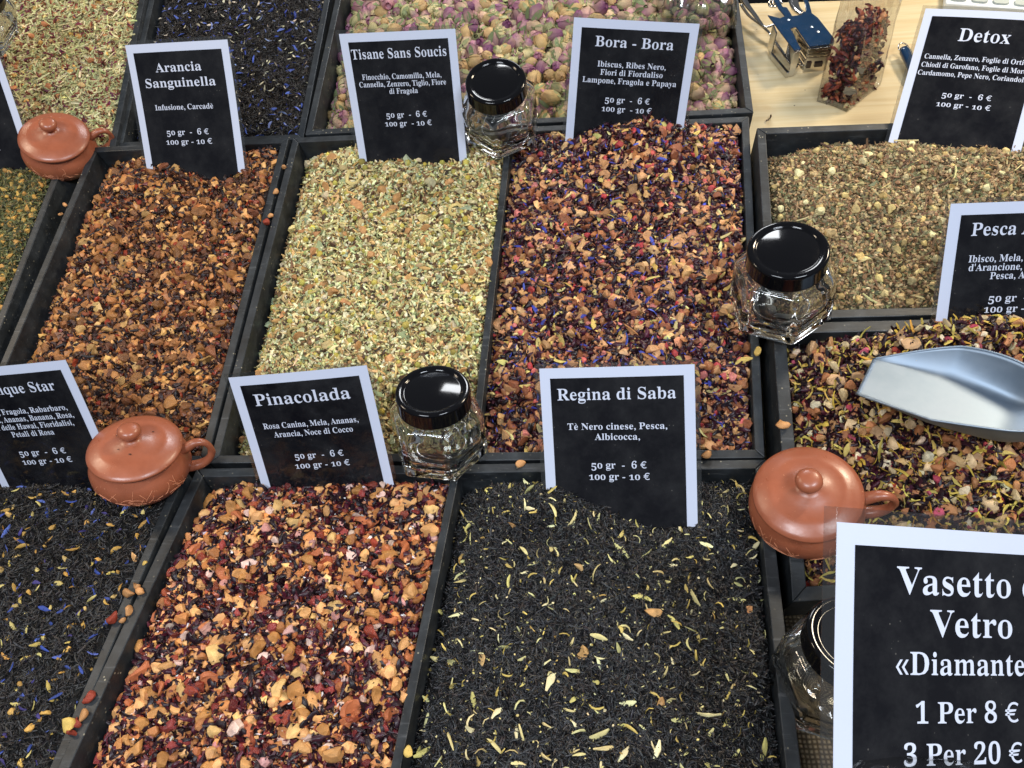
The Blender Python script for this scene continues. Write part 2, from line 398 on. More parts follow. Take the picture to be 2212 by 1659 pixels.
# ------------------------------------------------------------------ shapes of the dry pieces (unit length along x)
def ico(sub):
    b = bmesh.new(); bmesh.ops.create_icosphere(b, subdivisions=sub, radius=.5)
    v = np.array([x.co[:] for x in b.verts]); f = [tuple(x.index for x in fc.verts) for fc in b.faces]; b.free(); return v, np.array(f)
I1, I2 = ico(1), ico(2)
def p_chunk(hi=False, flat=.62, round_=.0):
    v, f = (I2 if hi else I1); v = v.copy()
    # a torn dice of dried fruit: lobes, hard cut faces, a bend
    u = v / np.linalg.norm(v, axis=1)[:, None]; k = np.zeros(len(v))
    for _ in range(4):
        d = nz(rng.normal(size=3)); k += rng.uniform(-.34, .34) * np.clip(u @ d, 0, 1) ** 2
    v *= (1 + k)[:, None]
    for _ in range(rng.integers(4, 7)):
        d = nz(rng.normal(size=3)); q = v @ d; lim = rng.uniform(.12, .32); v -= np.outer(np.clip(q - lim, 0, None), d)
    v += rng.normal(size=v.shape) * (.026 if hi else .045)
    v *= np.array([1, rng.uniform(.68, 1.), rng.uniform(flat * 1.0, flat * 1.55)]) * 1.18
    v[:, 2] += rng.uniform(-.6, .6) * v[:, 0] ** 2; v[:, 1] += rng.uniform(-.5, .5) * v[:, 0] ** 2
    return v, f, False
def p_strip(n=5, wid=.28, curl=1.6, twist=.8, taper=.6, cup=.08, thick=False):
    vs, fs = [], []; k = curl * rng.uniform(.3, 1.2) * rng.choice([-1, 1]); tw = twist * rng.uniform(-1, 1)
    lat = rng.uniform(-.9, .9)
    x = np.array([0., 0, 0]); th = 0; ph = 0
    for i in range(n + 1):
        u = i / n; wv = wid * (1 - taper * abs(2 * u - 1) ** 1.6) * rng.uniform(.75, 1.2) / 2
        d = np.array([math.cos(th) * math.cos(ph), math.sin(ph), math.sin(th)])
        s = nz(np.array([-math.sin(ph), math.cos(ph), 0])); up = np.cross(d, s); a = tw * u
        sv = s * math.cos(a) + up * math.sin(a); uv = np.cross(d, sv)
        vs += [x - sv * wv, x + uv * cup * wv * 4, x + sv * wv]
        x = x + d / n; th += k / n; ph += lat / n
    for i in range(n):
        for j in (0, 1):
            a = i * 3 + j; fs += [(a, a + 1, a + 4), (a, a + 4, a + 3)]
    v = np.array(vs); v -= v.mean(0); return v, np.array(fs), True
def p_leaf(n=7):
    a = np.sort(rng.uniform(0, 2 * np.pi, n)); r = rng.uniform(.3, .55, n)
    v = np.stack([r * np.cos(a), r * np.sin(a) * .7, rng.normal(size=n) * .06], 1); v = np.vstack([[0, 0, .06], v])
    return v, np.array([(0, 1 + i, 1 + (i + 1) % n) for i in range(n)]), False
def p_rod(wid=.16, sides=4, bend=.06):
    vs = []; b = rng.normal() * bend
    for x, k in ((-.5, .8), (-.1, 1), (.5, .75)):
        for i in range(sides):
            t = 2 * math.pi * i / sides + .4; vs.append((x, math.cos(t) * wid / 2 * k + b * (x + .1) ** 2 * 4, math.sin(t) * wid / 2 * k * .6))
    fs = []
    for r in range(2):
        for i in range(sides):
            a, c_ = r * sides + i, r * sides + (i + 1) % sides; fs += [(a, c_, c_ + sides), (a, c_ + sides, a + sides)]
    for b0 in (0, 2 * sides):
        for i in range(1, sides - 1): fs.append((b0, b0 + i, b0 + i + 1) if b0 else (b0, b0 + i + 1, b0 + i))
    return np.array(vs, float), np.array(fs), False
def p_seed(wid=.34):
    vs = [(-.5, 0, 0)]; b = rng.normal() * .08
    for x, k in ((-.22, .9), (.2, 1)):
        for i in range(5):
            t = 2 * math.pi * i / 5; vs.append((x, math.cos(t) * wid / 2 * k, math.sin(t) * wid / 2 * k + b))
    vs.append((.5, 0, 0)); fs = []
    for i in range(5):
        j = (i + 1) % 5; fs += [(0, 1 + j, 1 + i), (1 + i, 1 + j, 6 + j), (1 + i, 6 + j, 6 + i), (11, 6 + i, 6 + j)]
    return np.array(vs, float), np.array(fs), True
def p_ball():
    v, f = I1; v = v * rng.uniform(.85, 1.1, (1, 3)) + rng.normal(size=v.shape) * .02; return v, f, True
def p_ring():
    vs, fs = [], []; n = 7; arc = rng.uniform(3.6, 5.4); w_ = .11
    for i in range(n + 1):
        t = arc * i / n; r = .42 + .06 * rng.normal() * .4; z = .12 * i / n
        for dx, dz in ((-w_, 0), (0, w_ * .9), (w_, 0)): vs.append(((r + dx) * math.cos(t), (r + dx) * math.sin(t), z + dz))
    for i in range(n):
        for j in (0, 1):
            a = i * 3 + j; fs += [(a, a + 1, a + 4), (a, a + 4, a + 3)]
    return np.array(vs), np.array(fs), True
def p_bud():
    """rosebud along +x: overlapping petals round a core, green sepals and a stub of stem; colour index 0 base..1 tip, 2 sepal"""
    vs, fs, cs = [], [], []
    op = rng.uniform(.0, 1)
    prof = [(-.32, .10), (-.22, .22), (-.05, .30), (.15, .29), (.32, .20 + .08 * op), (.44, .08 + .10 * op)]
    seg = 8
    for i, (x, r) in enumerate(prof):
        for k in range(seg):
            t = 2 * math.pi * k / seg; q = r * (1 + .10 * math.sin(2.5 * t + i * 1.1) + .05 * rng.normal()); vs.append((x, q * math.cos(t), q * math.sin(t))); cs.append(i / 5)
    for i in range(5):
        for k in range(seg):
            a, b = i * seg + k, i * seg + (k + 1) % seg; fs += [(a, b, b + seg), (a, b + seg, a + seg)]
    c0 = len(vs); vs.append((.36, 0, 0)); cs.append(.9)
    for k in range(seg): fs.append((c0, 5 * seg + (k + 1) % seg, 5 * seg + k))
    for p in range(4):   # petals that stand off the core
        t0 = rng.uniform(0, 6.28); wv = rng.uniform(.5, .9); b0 = len(vs); ln = rng.uniform(.3, .5)
        for i in range(4):
            x = -.25 + i * (.25 + ln) / 3; r = np.interp(x, [q[0] for q in prof], [q[1] for q in prof]) + .02 + .05 * (i == 3) * rng.uniform(0, 2)
            for k in (-1, 0, 1):
                t = t0 + k * wv * (1 if i in (1, 2) else .55) / 1.5; vs.append((x, r * math.cos(t), r * math.sin(t))); cs.append(min(1, i / 3 * 1.1))
        for i in range(3):
            for k in (0, 1): a = b0 + i * 3 + k; fs += [(a, a + 1, a + 4), (a, a + 4, a + 3)]
    for p in range(4):   # sepals
        t0 = p * 1.57 + rng.uniform(-.4, .4); b0 = len(vs); ln = rng.uniform(.25, .62)
        for i, wv in enumerate((.45, .42, .30, .04)):
            x = -.34 + i * ln / 3; r = np.interp(x, [q[0] for q in prof], [q[1] for q in prof]) + .028 + .04 * (i == 3)
            for k in (-1, 1):
                t = t0 + k * wv; vs.append((x, r * math.cos(t), r * math.sin(t))); cs.append(2)
        for i in range(3): a = b0 + i * 2; fs += [(a, a + 1, a + 3), (a, a + 3, a + 2)]
    b0 = len(vs); ln = rng.uniform(.02, .22)
    for x, r in ((-.32, .06), (-.34 - ln, .035)):
        for k in range(4): t = 1.57 * k; vs.append((x, r * math.cos(t), r * math.sin(t))); cs.append(2)
    for k in range(4): a, b = b0 + k, b0 + (k + 1) % 4; fs += [(a, b, b + 4), (a, b + 4, a + 4)]
    return np.array(vs), np.array(fs), True, np.array(cs)
def colarr(nv, cols, jit=.12, seedcs=None):
    c = np.array(lin(cols[rng.integers(len(cols))])) * rng.uniform(1 - jit * 1.6, 1 + jit * 1.6)
    c = c * (1 + rng.normal(size=3) * jit * .35); return np.clip(c, 0.002, .9)
K = 10
def R2(n, seed):
    i = np.arange(1, n + 1); a1, a2 = 0.7548776662466927, 0.5698402909980532
    r = np.random.default_rng(seed); return (r.random() + i * a1) % 1, (r.random() + i * a2) % 1
BUD = [((196, 182, 132), (140, 84, 118)), ((190, 166, 130), (160, 108, 122)), ((176, 168, 112), (178, 140, 130)), ((172, 142, 122), (104, 50, 88)), ((202, 186, 142), (184, 146, 126)), ((148, 116, 112), (114, 58, 100)), ((184, 162, 108), (172, 138, 96)), ((176, 142, 126), (140, 84, 112)), ((160, 154, 108), (148, 96, 120)), ((150, 150, 104), (186, 170, 124))]
def bud_cols(cs):
    b, t = BUD[rng.integers(len(BUD))]; b, t = np.array(lin(b)), np.array(lin(t)); k = np.clip(cs, 0, 1)[:, None]
    c = b * (1 - k) + t * k; g = np.array(lin([(128, 138, 92), (108, 120, 80), (150, 152, 106)][rng.integers(3)]))
    c[cs > 1.5] = g; c *= rng.uniform(.8, 1.15) * (1 + .08 * rng.normal(size=(len(cs), 1))); return np.clip(c, .002, .9)
def meshfrom(name, V, Fc, C, smooth):
    me = bpy.data.meshes.new(name); nv, nf = len(V), len(Fc)
    me.vertices.add(nv); me.vertices.foreach_set('co', V.astype(np.float32).ravel())
    me.loops.add(nf * 3); me.loops.foreach_set('vertex_index', Fc.astype(np.int32).ravel())
    me.polygons.add(nf); me.polygons.foreach_set('loop_start', np.arange(0, nf * 3, 3, dtype=np.int32))
    me.polygons.foreach_set('loop_total', np.full(nf, 3, np.int32)); me.polygons.foreach_set('use_smooth', np.full(nf, bool(smooth)))
    at_ = me.color_attributes.new('Col', 'FLOAT_COLOR', 'POINT'); at_.data.foreach_set('color', C.astype(np.float32).ravel())
    me.update(calc_edges=True); return me
def rotm(n, yaw, tilt, taz, roll):
    """frames: z near n tilted by tilt towards azimuth taz, x at yaw"""
    x0 = nz(np.cross(np.array([.1, 1, .2]), n)); y0 = np.cross(n, x0)
    z = np.cos(tilt)[:, None] * n + np.sin(tilt)[:, None] * (np.cos(taz)[:, None] * x0 + np.sin(taz)[:, None] * y0)
    xx = np.cos(yaw)[:, None] * x0 + np.sin(yaw)[:, None] * y0; xx = xx - z * (xx * z).sum(1)[:, None]; xx /= np.linalg.norm(xx, axis=1)[:, None]
    y = np.cross(z, xx); cr, sr = np.cos(roll)[:, None], np.sin(roll)[:, None]; y2 = y * cr + z * sr; z2 = -y * sr + z * cr
    return np.stack([xx, y2, z2], 2)       # columns
def quadpt(q, s, t):
    s, t = s[:, None], t[:, None]; return (q[0] * (1 - s) + q[1] * s) * (1 - t) + (q[3] * (1 - s) + q[2] * s) * t
def heap(label, quad, n, dep, spec, hfun, base, group=None, margin=.003, tmax=1., tmin=0., slump=1.):
    """a heap of loose tea: base body, scattered pieces joined as stuff, the biggest pieces singly"""
    q = inset([np.array(p) for p in quad], n, margin)
    c0 = sum(q) / 4; r = root('loose_tea', c0 - n * dep * .9, label, 'loose tea', group)
    inv = np.array(r.matrix_world.translation)
    W_, H_ = np.linalg.norm(q[1] - q[0] + q[2] - q[3]) / 2, np.linalg.norm(q[3] - q[0] + q[2] - q[1]) / 2
    area = W_ * H_ * (tmax - tmin)
    ph = rng.uniform(0, 6, 6)
    lump = lambda s, t: -.011 * np.exp(-(s * W_ / .013) ** 1.5) * slump + .0030 * np.sin(s * W_ * 62 + ph[0] + 1.6 * np.sin(t * H_ * 41 + ph[1])) * np.sin(t * H_ * 55 + ph[2] + 1.5 * np.sin(s * W_ * 37 + ph[3])) + .0014 * (np.sin(s * W_ * 210 + 2 * np.sin(t * H_ * 130)) * np.sin(t * H_ * 190 + 1.7 * np.sin(s * W_ * 120)))
    hh = lambda s, t: hfun(s, t) + lump(s, t)
    # body
    nx = ny = 60; qb = inset([np.array(p) for p in quad], n, .0004)
    s, t = np.meshgrid(np.linspace(0, 1, nx), np.linspace(0, 1, ny)); s, t = s.ravel(), t.ravel()
    V = quadpt(qb, s, t) + n * (hh(s, t) - base[1])[:, None] - inv
    f = []
    idx = np.arange(nx * ny).reshape(ny, nx); a, b, c_, d = idx[:-1, :-1].ravel(), idx[:-1, 1:].ravel(), idx[1:, 1:].ravel(), idx[1:, :-1].ravel()
    f = np.concatenate([np.stack([a, c_, b], 1), np.stack([a, d, c_], 1)]); nb0 = len(V)
    Vs, Fs, Cs, Sm = [V], [f], [np.tile(np.append(lin(base[0]), .8), (nb0, 1))], [np.ones(len(f), bool)]; off = nb0
    for si, sp in enumerate(spec):
        name, mk, size, cols, cover, rough, tiltsd = sp[:7]; opt = sp[7] if len(sp) > 7 else {}
        protos = [mk() for _ in range(K)]
        pa = np.mean([abs(np.ptp(p[0][:, 0]) * np.ptp(p[0][:, 1])) for p in protos]) * ((size[0] + size[1]) / 2) ** 2 * .6
        cnt = int(cover * area / pa)
        if cnt < 1: continue
        s, t = R2(cnt, 100 + si * 7 + len(label)); t = tmin + t * (tmax - tmin)
        s = np.clip(s + rng.normal(size=cnt) * .004, 0, 1); t = np.clip(t + rng.normal(size=cnt) * .004, 0, 1)
        if opt.get('clump'):
            keep = (np.sin(s * W_ * 60 + 3 * np.sin(t * H_ * 40 + si)) + np.sin(t * H_ * 70 + 2 * np.sin(s * W_ * 50 + 2 * si)) + rng.normal(size=cnt) * 1.) > -opt['clump']
            s, t = s[keep], t[keep]; cnt = len(s)
        sz = rng.uniform(size[0], size[1], cnt) * np.exp(rng.normal(size=cnt) * .12)
        dz = -rng.random(cnt) ** 1.3 * opt.get('deep', .75) * np.minimum(sz, .009) + opt.get('lift', .0006) + sz * opt.get('up', .05)
        P = quadpt(q, s, t) + n * (hh(s, t) + dz)[:, None]
        tilt = np.abs(rng.normal(size=cnt)) * tiltsd; R = rotm(n, rng.uniform(0, 6.283, cnt), tilt, rng.uniform(0, 6.283, cnt), rng.normal(size=cnt) * opt.get('roll', .5))
        var = rng.integers(0, K, cnt)
        # the biggest pieces that lie on top and show become parts of their own
        npart = opt.get('parts', 0); single = np.zeros(cnt, bool)
        if npart:
            d = np.linalg.norm(P - cp, axis=1); score = sz / d + dz * 3
            vis = np.zeros(cnt, bool)
            L = (P - ORG) @ TOW; uu, vv = CX + F * L[:, 0] / L[:, 2], CY - F * L[:, 1] / L[:, 2]
            vis = (uu > -5) & (uu < 2217) & (vv > -5) & (vv < 1664) & (dz > np.quantile(dz, .35))
            od = np.argsort(-score * vis)[:npart]; single[od[vis[od]]] = True
            mk2 = opt.get('hi', mk); pm = []
            for _ in range(12):
                pr = mk2(); c = bud_cols(pr[3]) if len(pr) > 3 else np.clip(colarr(0, cols)[None, :] * (1 + .13 * rng.normal(size=(len(pr[0]), 1)).repeat(3, 1)), .002, .9)
                pm.append(meshfrom(name, pr[0], pr[1], np.hstack([c, np.full((len(c), 1), rough)]), pr[2])); pm[-1].materials.append(M['tea'])
            for i in np.nonzero(single)[0]:
                o = bpy.data.objects.new(name, pm[rng.integers(12)]); COL.objects.link(o); o.parent = r
                mm = Matrix([list(R[i][k]) for k in range(3)]).to_4x4(); sc = float(sz[i])
                o.location = Vector(P[i] - inv); o.rotation_euler = mm.to_euler(); o.scale = (sc, sc, sc)
        for k in range(K):
            ii = np.nonzero((var == k) & ~single)[0]
            if not len(ii): continue
            pv, pf, sm = protos[k][:3]; nv = len(pv)
            V = np.einsum('nij,vj->nvi', R[ii], pv) * sz[ii][:, None, None] + (P[ii] - inv)[:, None, :]
            if len(protos[k]) > 3: c = np.stack([bud_cols(protos[k][3]) for _ in ii])
            else:
                base_c = np.array([lin(cc) for cc in cols])[rng.integers(0, len(cols), len(ii))]
                base_c = base_c * rng.uniform(.72, 1.25, (len(ii), 1)) * (1 + rng.normal(size=(len(ii), 3)) * .05)
                c = np.repeat(base_c[:, None, :], nv, 1) * (1 + .14 * rng.normal(size=(1, nv, 1)))
            c = np.clip(c, .002, .9); c = np.concatenate([c, np.full(c.shape[:2] + (1,), rough)], 2)
            Vs.append(V.reshape(-1, 3)); Cs.append(c.reshape(-1, 4))
            Fs.append((pf[None] + (np.arange(len(ii)) * nv)[:, None, None] + off).reshape(-1, 3)); Sm.append(np.full(len(ii) * len(pf), sm)); off += len(ii) * nv
    V, Fc, C, Sx = np.concatenate(Vs), np.concatenate(Fs), np.concatenate(Cs), np.concatenate(Sm)
    me = meshfrom('fine_tea', V, Fc, C, True); me.polygons.foreach_set('use_smooth', Sx); me.materials.append(M['tea'])
    o = bpy.data.objects.new('fine_tea', me); COL.objects.link(o); o.parent = r; tag(o, kind='stuff')
    print('HEAP', label[:34], len(Fc), 'tris', len(r.children), 'parts'); return r
def gs(s, t, a, b, ws, wt, h): return h * np.exp(-((s - a) / ws) ** 2 - ((t - b) / wt) ** 2)
def dome(s, t, p=.5): return (np.clip(16 * s * (1 - s) * t * (1 - t), 0, 1)) ** p
chunk = lambda: p_chunk(False); chunkhi = lambda: p_chunk(True)
hib = lambda: p_strip(5, .30, 2.8, 1.8, .55, .3); petal = lambda: p_strip(4, .30, 1.3, .8, .7, .15); thread = lambda: p_strip(5, .12, 2.6, 1., .5, .2)
leafy = lambda: p_strip(3, .26, .9, 1.2, .7, .25); needle = lambda: p_strip(3, .20, .8, 1., .6, .2)
ORANGE = [(212, 158, 98), (200, 138, 80), (218, 170, 108), (190, 124, 72), (206, 150, 98), (176, 106, 64)]
REDS = [(140, 60, 44), (118, 46, 38), (156, 78, 52), (108, 38, 38)]
DARK = [(40, 22, 30), (30, 19, 25), (54, 24, 34), (36, 24, 28)]
BLK = [(38, 37, 38), (30, 30, 32), (47, 44, 43), (40, 35, 32)]
heaps = {}
cells, n, dep = T['arancia']
heap('dark fruit infusion heap, brown apple bits, below the first price card', cells[0], n, dep, [
    ('dried_fruit_piece', chunk, (.0068, .0110), [(190, 140, 84), (164, 110, 60), (196, 150, 92), (142, 90, 52), (172, 118, 68), (116, 70, 44)], 1.35, .42, .7, {'parts': 300, 'hi': chunkhi}),
    ('dried_peel', hib, (.006, .012), [(40, 26, 26), (30, 22, 24), (54, 32, 28), (66, 38, 28)], 1.9, .42, .6, {'clump': 1.6}),
    ('red_fruit', chunk, (.004, .007), [(132, 54, 34), (112, 44, 30)], .16, .3, .7),
    ('crumb', chunk, (.0020, .0040), [(150, 104, 66), (90, 56, 40), (50, 32, 28)], .5, .6, .8)],
    lambda s, t: -.012 + .014 * dome(s, t, .35) + gs(s, t, 1, .2, .16, .22, .012) + gs(s, t, .0, .5, .1, .5, -.004), ((34, 20, 18), .0035))
cells, n, dep = T['mid']
heap('pale green fennel and chamomile mix in front of the second price card', cells[0], n, dep, [
    ('fennel_seed', p_seed, (.0050, .0078), [(198, 194, 142), (178, 176, 118), (212, 208, 164), (158, 150, 98)], 1.2, .55, .5),
    ('leaf_bit', p_leaf, (.0045, .0090), [(146, 154, 110), (172, 174, 130), (128, 134, 90), (104, 104, 66)], .9, .7, .7),
    ('shred', needle, (.005, .012), [(192, 172, 112), (208, 188, 134), (150, 124, 80), (110, 84, 54), (196, 160, 96)], 1.3, .6, .7),
    ('grain', chunk, (.0028, .0056), [(208, 190, 138), (186, 154, 100), (216, 206, 168), (140, 106, 70), (84, 62, 44)], .7, .6, .8),
    ('dark_bit', hib, (.004, .009), [(70, 52, 38), (58, 46, 36), (96, 70, 46)], .16, .6, .6),
    ('leaf_fragment', p_leaf, (.010, .017), [(176, 184, 146), (158, 170, 128)], .07, .75, .5, {'parts': 50, 'lift': .0015}),
    ('chamomile_head', p_ball, (.0046, .0068), [(184, 166, 74), (168, 156, 74)], .07, .7, .6, {'parts': 110, 'lift': .001}),
    ('dried_flower', p_ring, (.008, .013), [(202, 176, 116), (210, 194, 138)], .08, .6, .8, {'parts': 70, 'lift': .0015}),
    ('petal_bit', petal, (.008, .014), [(206, 168, 104), (196, 150, 90), (214, 196, 140)], .12, .6, .6, {'parts': 100, 'lift': .001}),
    ('dried_fruit_piece', chunkhi, (.006, .0105), [(220, 206, 164), (196, 142, 92), (208, 180, 126), (224, 214, 182)], .12, .6, .7, {'parts': 110, 'lift': .001})],
    lambda s, t: -.016 + .022 * dome(s, t, .4) + gs(s, t, 1, .5, .14, .6, .006) + gs(s, t, .45, .02, .3, .12, .003), ((96, 86, 56), .003))
heap('hibiscus, fruit and cornflower mix heaped below the third price card', cells[1], n, dep, [
    ('dried_fruit_piece', chunk, (.0068, .0108), [(190, 138, 90), (164, 108, 68), (196, 148, 100), (184, 118, 88), (142, 88, 60), (206, 162, 112)], 1.15, .40, .7, {'parts': 300, 'hi': chunkhi}),
    ('hibiscus_shred', hib, (.006, .013), DARK + [(48, 18, 28), (66, 22, 38)], 2.1, .36, .6),
    ('red_berry', chunkhi, (.005, .008), [(196, 96, 88), (176, 64, 64), (200, 120, 112)], .11, .4, .7, {'parts': 80, 'lift': .001}),
    ('yellow_petal', petal, (.008, .016), [(210, 190, 112), (218, 202, 138), (196, 166, 90)], .19, .6, .5, {'parts': 170, 'lift': .002}),
    ('blue_petal', petal, (.006, .011), [(66, 78, 172), (84, 96, 190), (58, 64, 150)], .10, .6, .5, {'parts': 170, 'lift': .0018}),
    ('blue_thread', thread, (.006, .010), [(66, 74, 160)], .05, .6, .5, {'lift': .002}),
    ('crumb', chunk, (.0018, .0036), [(150, 96, 70), (70, 34, 38), (180, 134, 100)], .3, .6, .8)],
    lambda s, t: -.010 + .012 * dome(s, t, .35) + gs(s, t, .58, .03, .27, .16, .021) + gs(s, t, .5, .3, .5, .3, .008), ((30, 14, 20), .0035))
cells, n, dep = T['green']
heap('dark green tea with apple bits at the left edge', cells[0], n, dep, [
    ('green_leaf', leafy, (.004, .008), [(96, 98, 58), (74, 80, 48), (118, 116, 70), (60, 62, 40)], 3.0, .5, .7),
    ('pale_leaf', leafy, (.004, .008), [(150, 148, 96), (132, 124, 70)], .4, .6, .6),
    ('dried_fruit_piece', chunkhi, (.004, .007), [(212, 172, 92), (200, 152, 80), (206, 160, 78)], .18, .5, .7, {'parts': 60, 'lift': .0015}),
    ('crumb', chunk, (.0016, .003), [(150, 120, 66), (90, 80, 48)], .5, .6, .8)],
    lambda s, t: -.010 + .012 * dome(s, t, .4) + gs(s, t, 1, .3, .2, .6, .006), ((36, 36, 22), .0025))
cells, n, dep = T['lemon']
heap('lemongrass strips with red petals in the upper left tray', cells[0], n, dep, [
    ('grass_strip', lambda: p_rod(.13, 4, .05), (.009, .018), [(190, 184, 138), (170, 168, 118), (204, 194, 152), (152, 146, 102)], 2.4, .6, .35, {'clump': 2.4}),
    ('leaf_strip', leafy, (.006, .012), [(160, 162, 114), (140, 142, 98), (180, 174, 126)], 1.3, .65, .4),
    ('petal_bit', hib, (.006, .011), [(104, 40, 50), (124, 58, 44), (94, 34, 62), (112, 62, 40)], .60, .5, .5, {'parts': 120, 'lift': .001}),
    ('dried_fruit_piece', chunkhi, (.005, .008), [(200, 176, 116), (196, 150, 84), (180, 120, 76)], .12, .6, .7, {'parts': 60, 'lift': .001}),
    ('crumb', chunk, (.002, .0035), [(186, 180, 130), (150, 120, 80)], .6, .6, .8)],
    lambda s, t: -.008 + .022 * dome(s, t, .4), ((92, 86, 58), .003), tmin=.30)
cells, n, dep = T['blue']
heap('black leaf tea dotted with blue cornflower petals', cells[0], n, dep, [
    ('tea_leaf', needle, (.0035, .0075), BLK + [(44, 36, 30)], 3.6, .42, .7),
    ('blue_petal', petal, (.005, .010), [(56, 74, 156), (84, 106, 186), (50, 60, 136), (126, 142, 196)], .12, .6, .5, {'parts': 160, 'lift': .0015}),
    ('pale_petal', petal, (.004, .009), [(206, 196, 172), (186, 176, 146)], .06, .6, .5, {'parts': 70, 'lift': .0015})],
    lambda s, t: -.006 + .010 * dome(s, t, .4), ((16, 15, 15), .002), tmin=.35)
cells, n, dep = T['rose']
heap('heap of dried pink and cream rosebuds', cells[0], n, dep, [
    ('rosebud', p_bud, (.016, .0225), [(200, 150, 150)], 2.2, .55, 1.0, {'parts': 300, 'deep': .9}),
    ('loose_petal', hib, (.007, .012), [(190, 170, 128), (176, 130, 138), (140, 142, 98), (150, 152, 108)], .9, .6, .8, {'deep': .9}),
    ('stem_bit', thread, (.006, .012), [(140, 136, 92), (160, 140, 90)], .25, .6, .6)],
    lambda s, t: -.022 + .034 * dome(s, t, .5) + gs(s, t, .5, .3, .5, .3, .006), ((60, 44, 36), .005), tmin=.38)
cells, n, dep = T['star']
heap('black tea with blue and yellow petals at the lower left', cells[0], n, dep, [
    ('tea_leaf', needle, (.0035, .008), BLK, 3.6, .40, .7),
    ('yellow_petal', petal, (.005, .010), [(206, 180, 96), (214, 194, 120), (192, 150, 74)], .07, .6, .5, {'parts': 160, 'lift': .0015}),
    ('blue_petal', petal, (.005, .010), [(60, 80, 158), (92, 112, 184), (74, 64, 130)], .08, .6, .5, {'parts': 90, 'lift': .0015}),
    ('dried_fruit_piece', chunkhi, (.003, .0065), [(204, 160, 84), (210, 176, 110)], .03, .6, .7, {'parts': 60, 'lift': .0012})],
    lambda s, t: -.006 + .012 * dome(s, t, .35), ((15, 15, 15), .002), tmax=.85)
cells, n, dep = T['front']
heap('bright orange apple, rosehip and hibiscus heap in the front tray', cells[0], n, dep, [
    ('dried_fruit_piece', chunk, (.0060, .0104), ORANGE, 1.15, .36, .7, {'parts': 300, 'hi': chunkhi}),
    ('rosehip_piece', chunkhi, (.0055, .0092), REDS + [(150, 66, 60)], .36, .25, .7, {'parts': 160}),
    ('hibiscus_shred', hib, (.006, .013), DARK + [(74, 26, 38)], 2.6, .36, .6, {'clump': 1.8}),
    ('pink_fruit_cube', chunkhi, (.006, .0080), [(206, 164, 152), (196, 140, 130), (214, 180, 168)], .09, .4, .6, {'parts': 50, 'lift': .001}),
    ('coconut_flake', p_leaf, (.003, .005), [(226, 222, 226), (210, 204, 200)], .03, .5, .8, {'parts': 60, 'lift': .002}),
    ('crumb', chunk, (.0020, .0040), [(190, 136, 90), (120, 64, 50), (60, 28, 36)], .35, .5, .8)],
    lambda s, t: -.012 + .018 * dome(s, t, .35) + gs(s, t, 0, .28, .12, .16, .008), ((40, 18, 22), .0035), tmax=.80)
heap('black leaf tea with pale yellow petals at the front', cells[1], n, dep, [
    ('tea_leaf', needle, (.0032, .0076), [(35, 36, 39), (29, 30, 33), (44, 45, 47), (46, 40, 37)], 5.0, .36, .7),
    ('yellow_petal', petal, (.006, .013), [(216, 204, 140), (208, 190, 116), (222, 214, 164)], .08, .6, .5, {'parts': 150, 'lift': .0016}),
    ('petal_thread', thread, (.007, .015), [(218, 204, 138), (208, 182, 100), (222, 212, 154)], .125, .6, .5, {'parts': 230, 'lift': .0016}),
    ('yellow_bit', p_leaf, (.0016, .0030), [(206, 188, 120), (220, 208, 156)], .025, .6, .7, {'lift': .001}),
    ('dried_fruit_piece', chunkhi, (.006, .009), [(206, 168, 112), (186, 140, 92)], .008, .5, .6, {'parts': 14, 'lift': .001})],
    lambda s, t: -.017 + .018 * dome(s, t, .35) + gs(s, t, .32, .10, .22, .09, .018) + gs(s, t, .9, .8, .4, .3, .004), ((13, 13, 14), .002), tmax=.80)
cells, n, dep = T['detox']
heap('brown and green spice mix with ginger bits below the leaning card', cells[0], n, dep, [
    ('herb_bit', p_leaf, (.0032, .0072), [(126, 120, 84), (104, 102, 72), (146, 138, 102), (92, 88, 62)], 1.5, .7, .6),
    ('bark_bit', needle, (.004, .009), [(128, 98, 70), (106, 80, 56), (156, 126, 90), (84, 64, 48)], 1.5, .65, .7),
    ('grain', chunk, (.0024, .0046), [(164, 136, 96), (136, 104, 72), (182, 160, 116)], .8, .6, .7),
    ('ginger_piece', chunkhi, (.0048, .0088), [(212, 190, 128), (204, 178, 112), (218, 204, 152)], .15, .6, .7, {'parts': 170, 'lift': .0015}),
    ('twig', lambda: p_rod(.14, 4, .1), (.008, .016), [(80, 60, 46), (104, 82, 60), (196, 184, 130)], .10, .7, .4, {'parts': 60, 'lift': .0015})],
    lambda s, t: -.012 + .020 * dome(s, t, .4) + gs(s, t, .5, .0, .9, .1, -.012) + gs(s, t, .42, .25, .3, .3, .008), ((70, 60, 38), .002))
cells, n, dep = T['pesca']
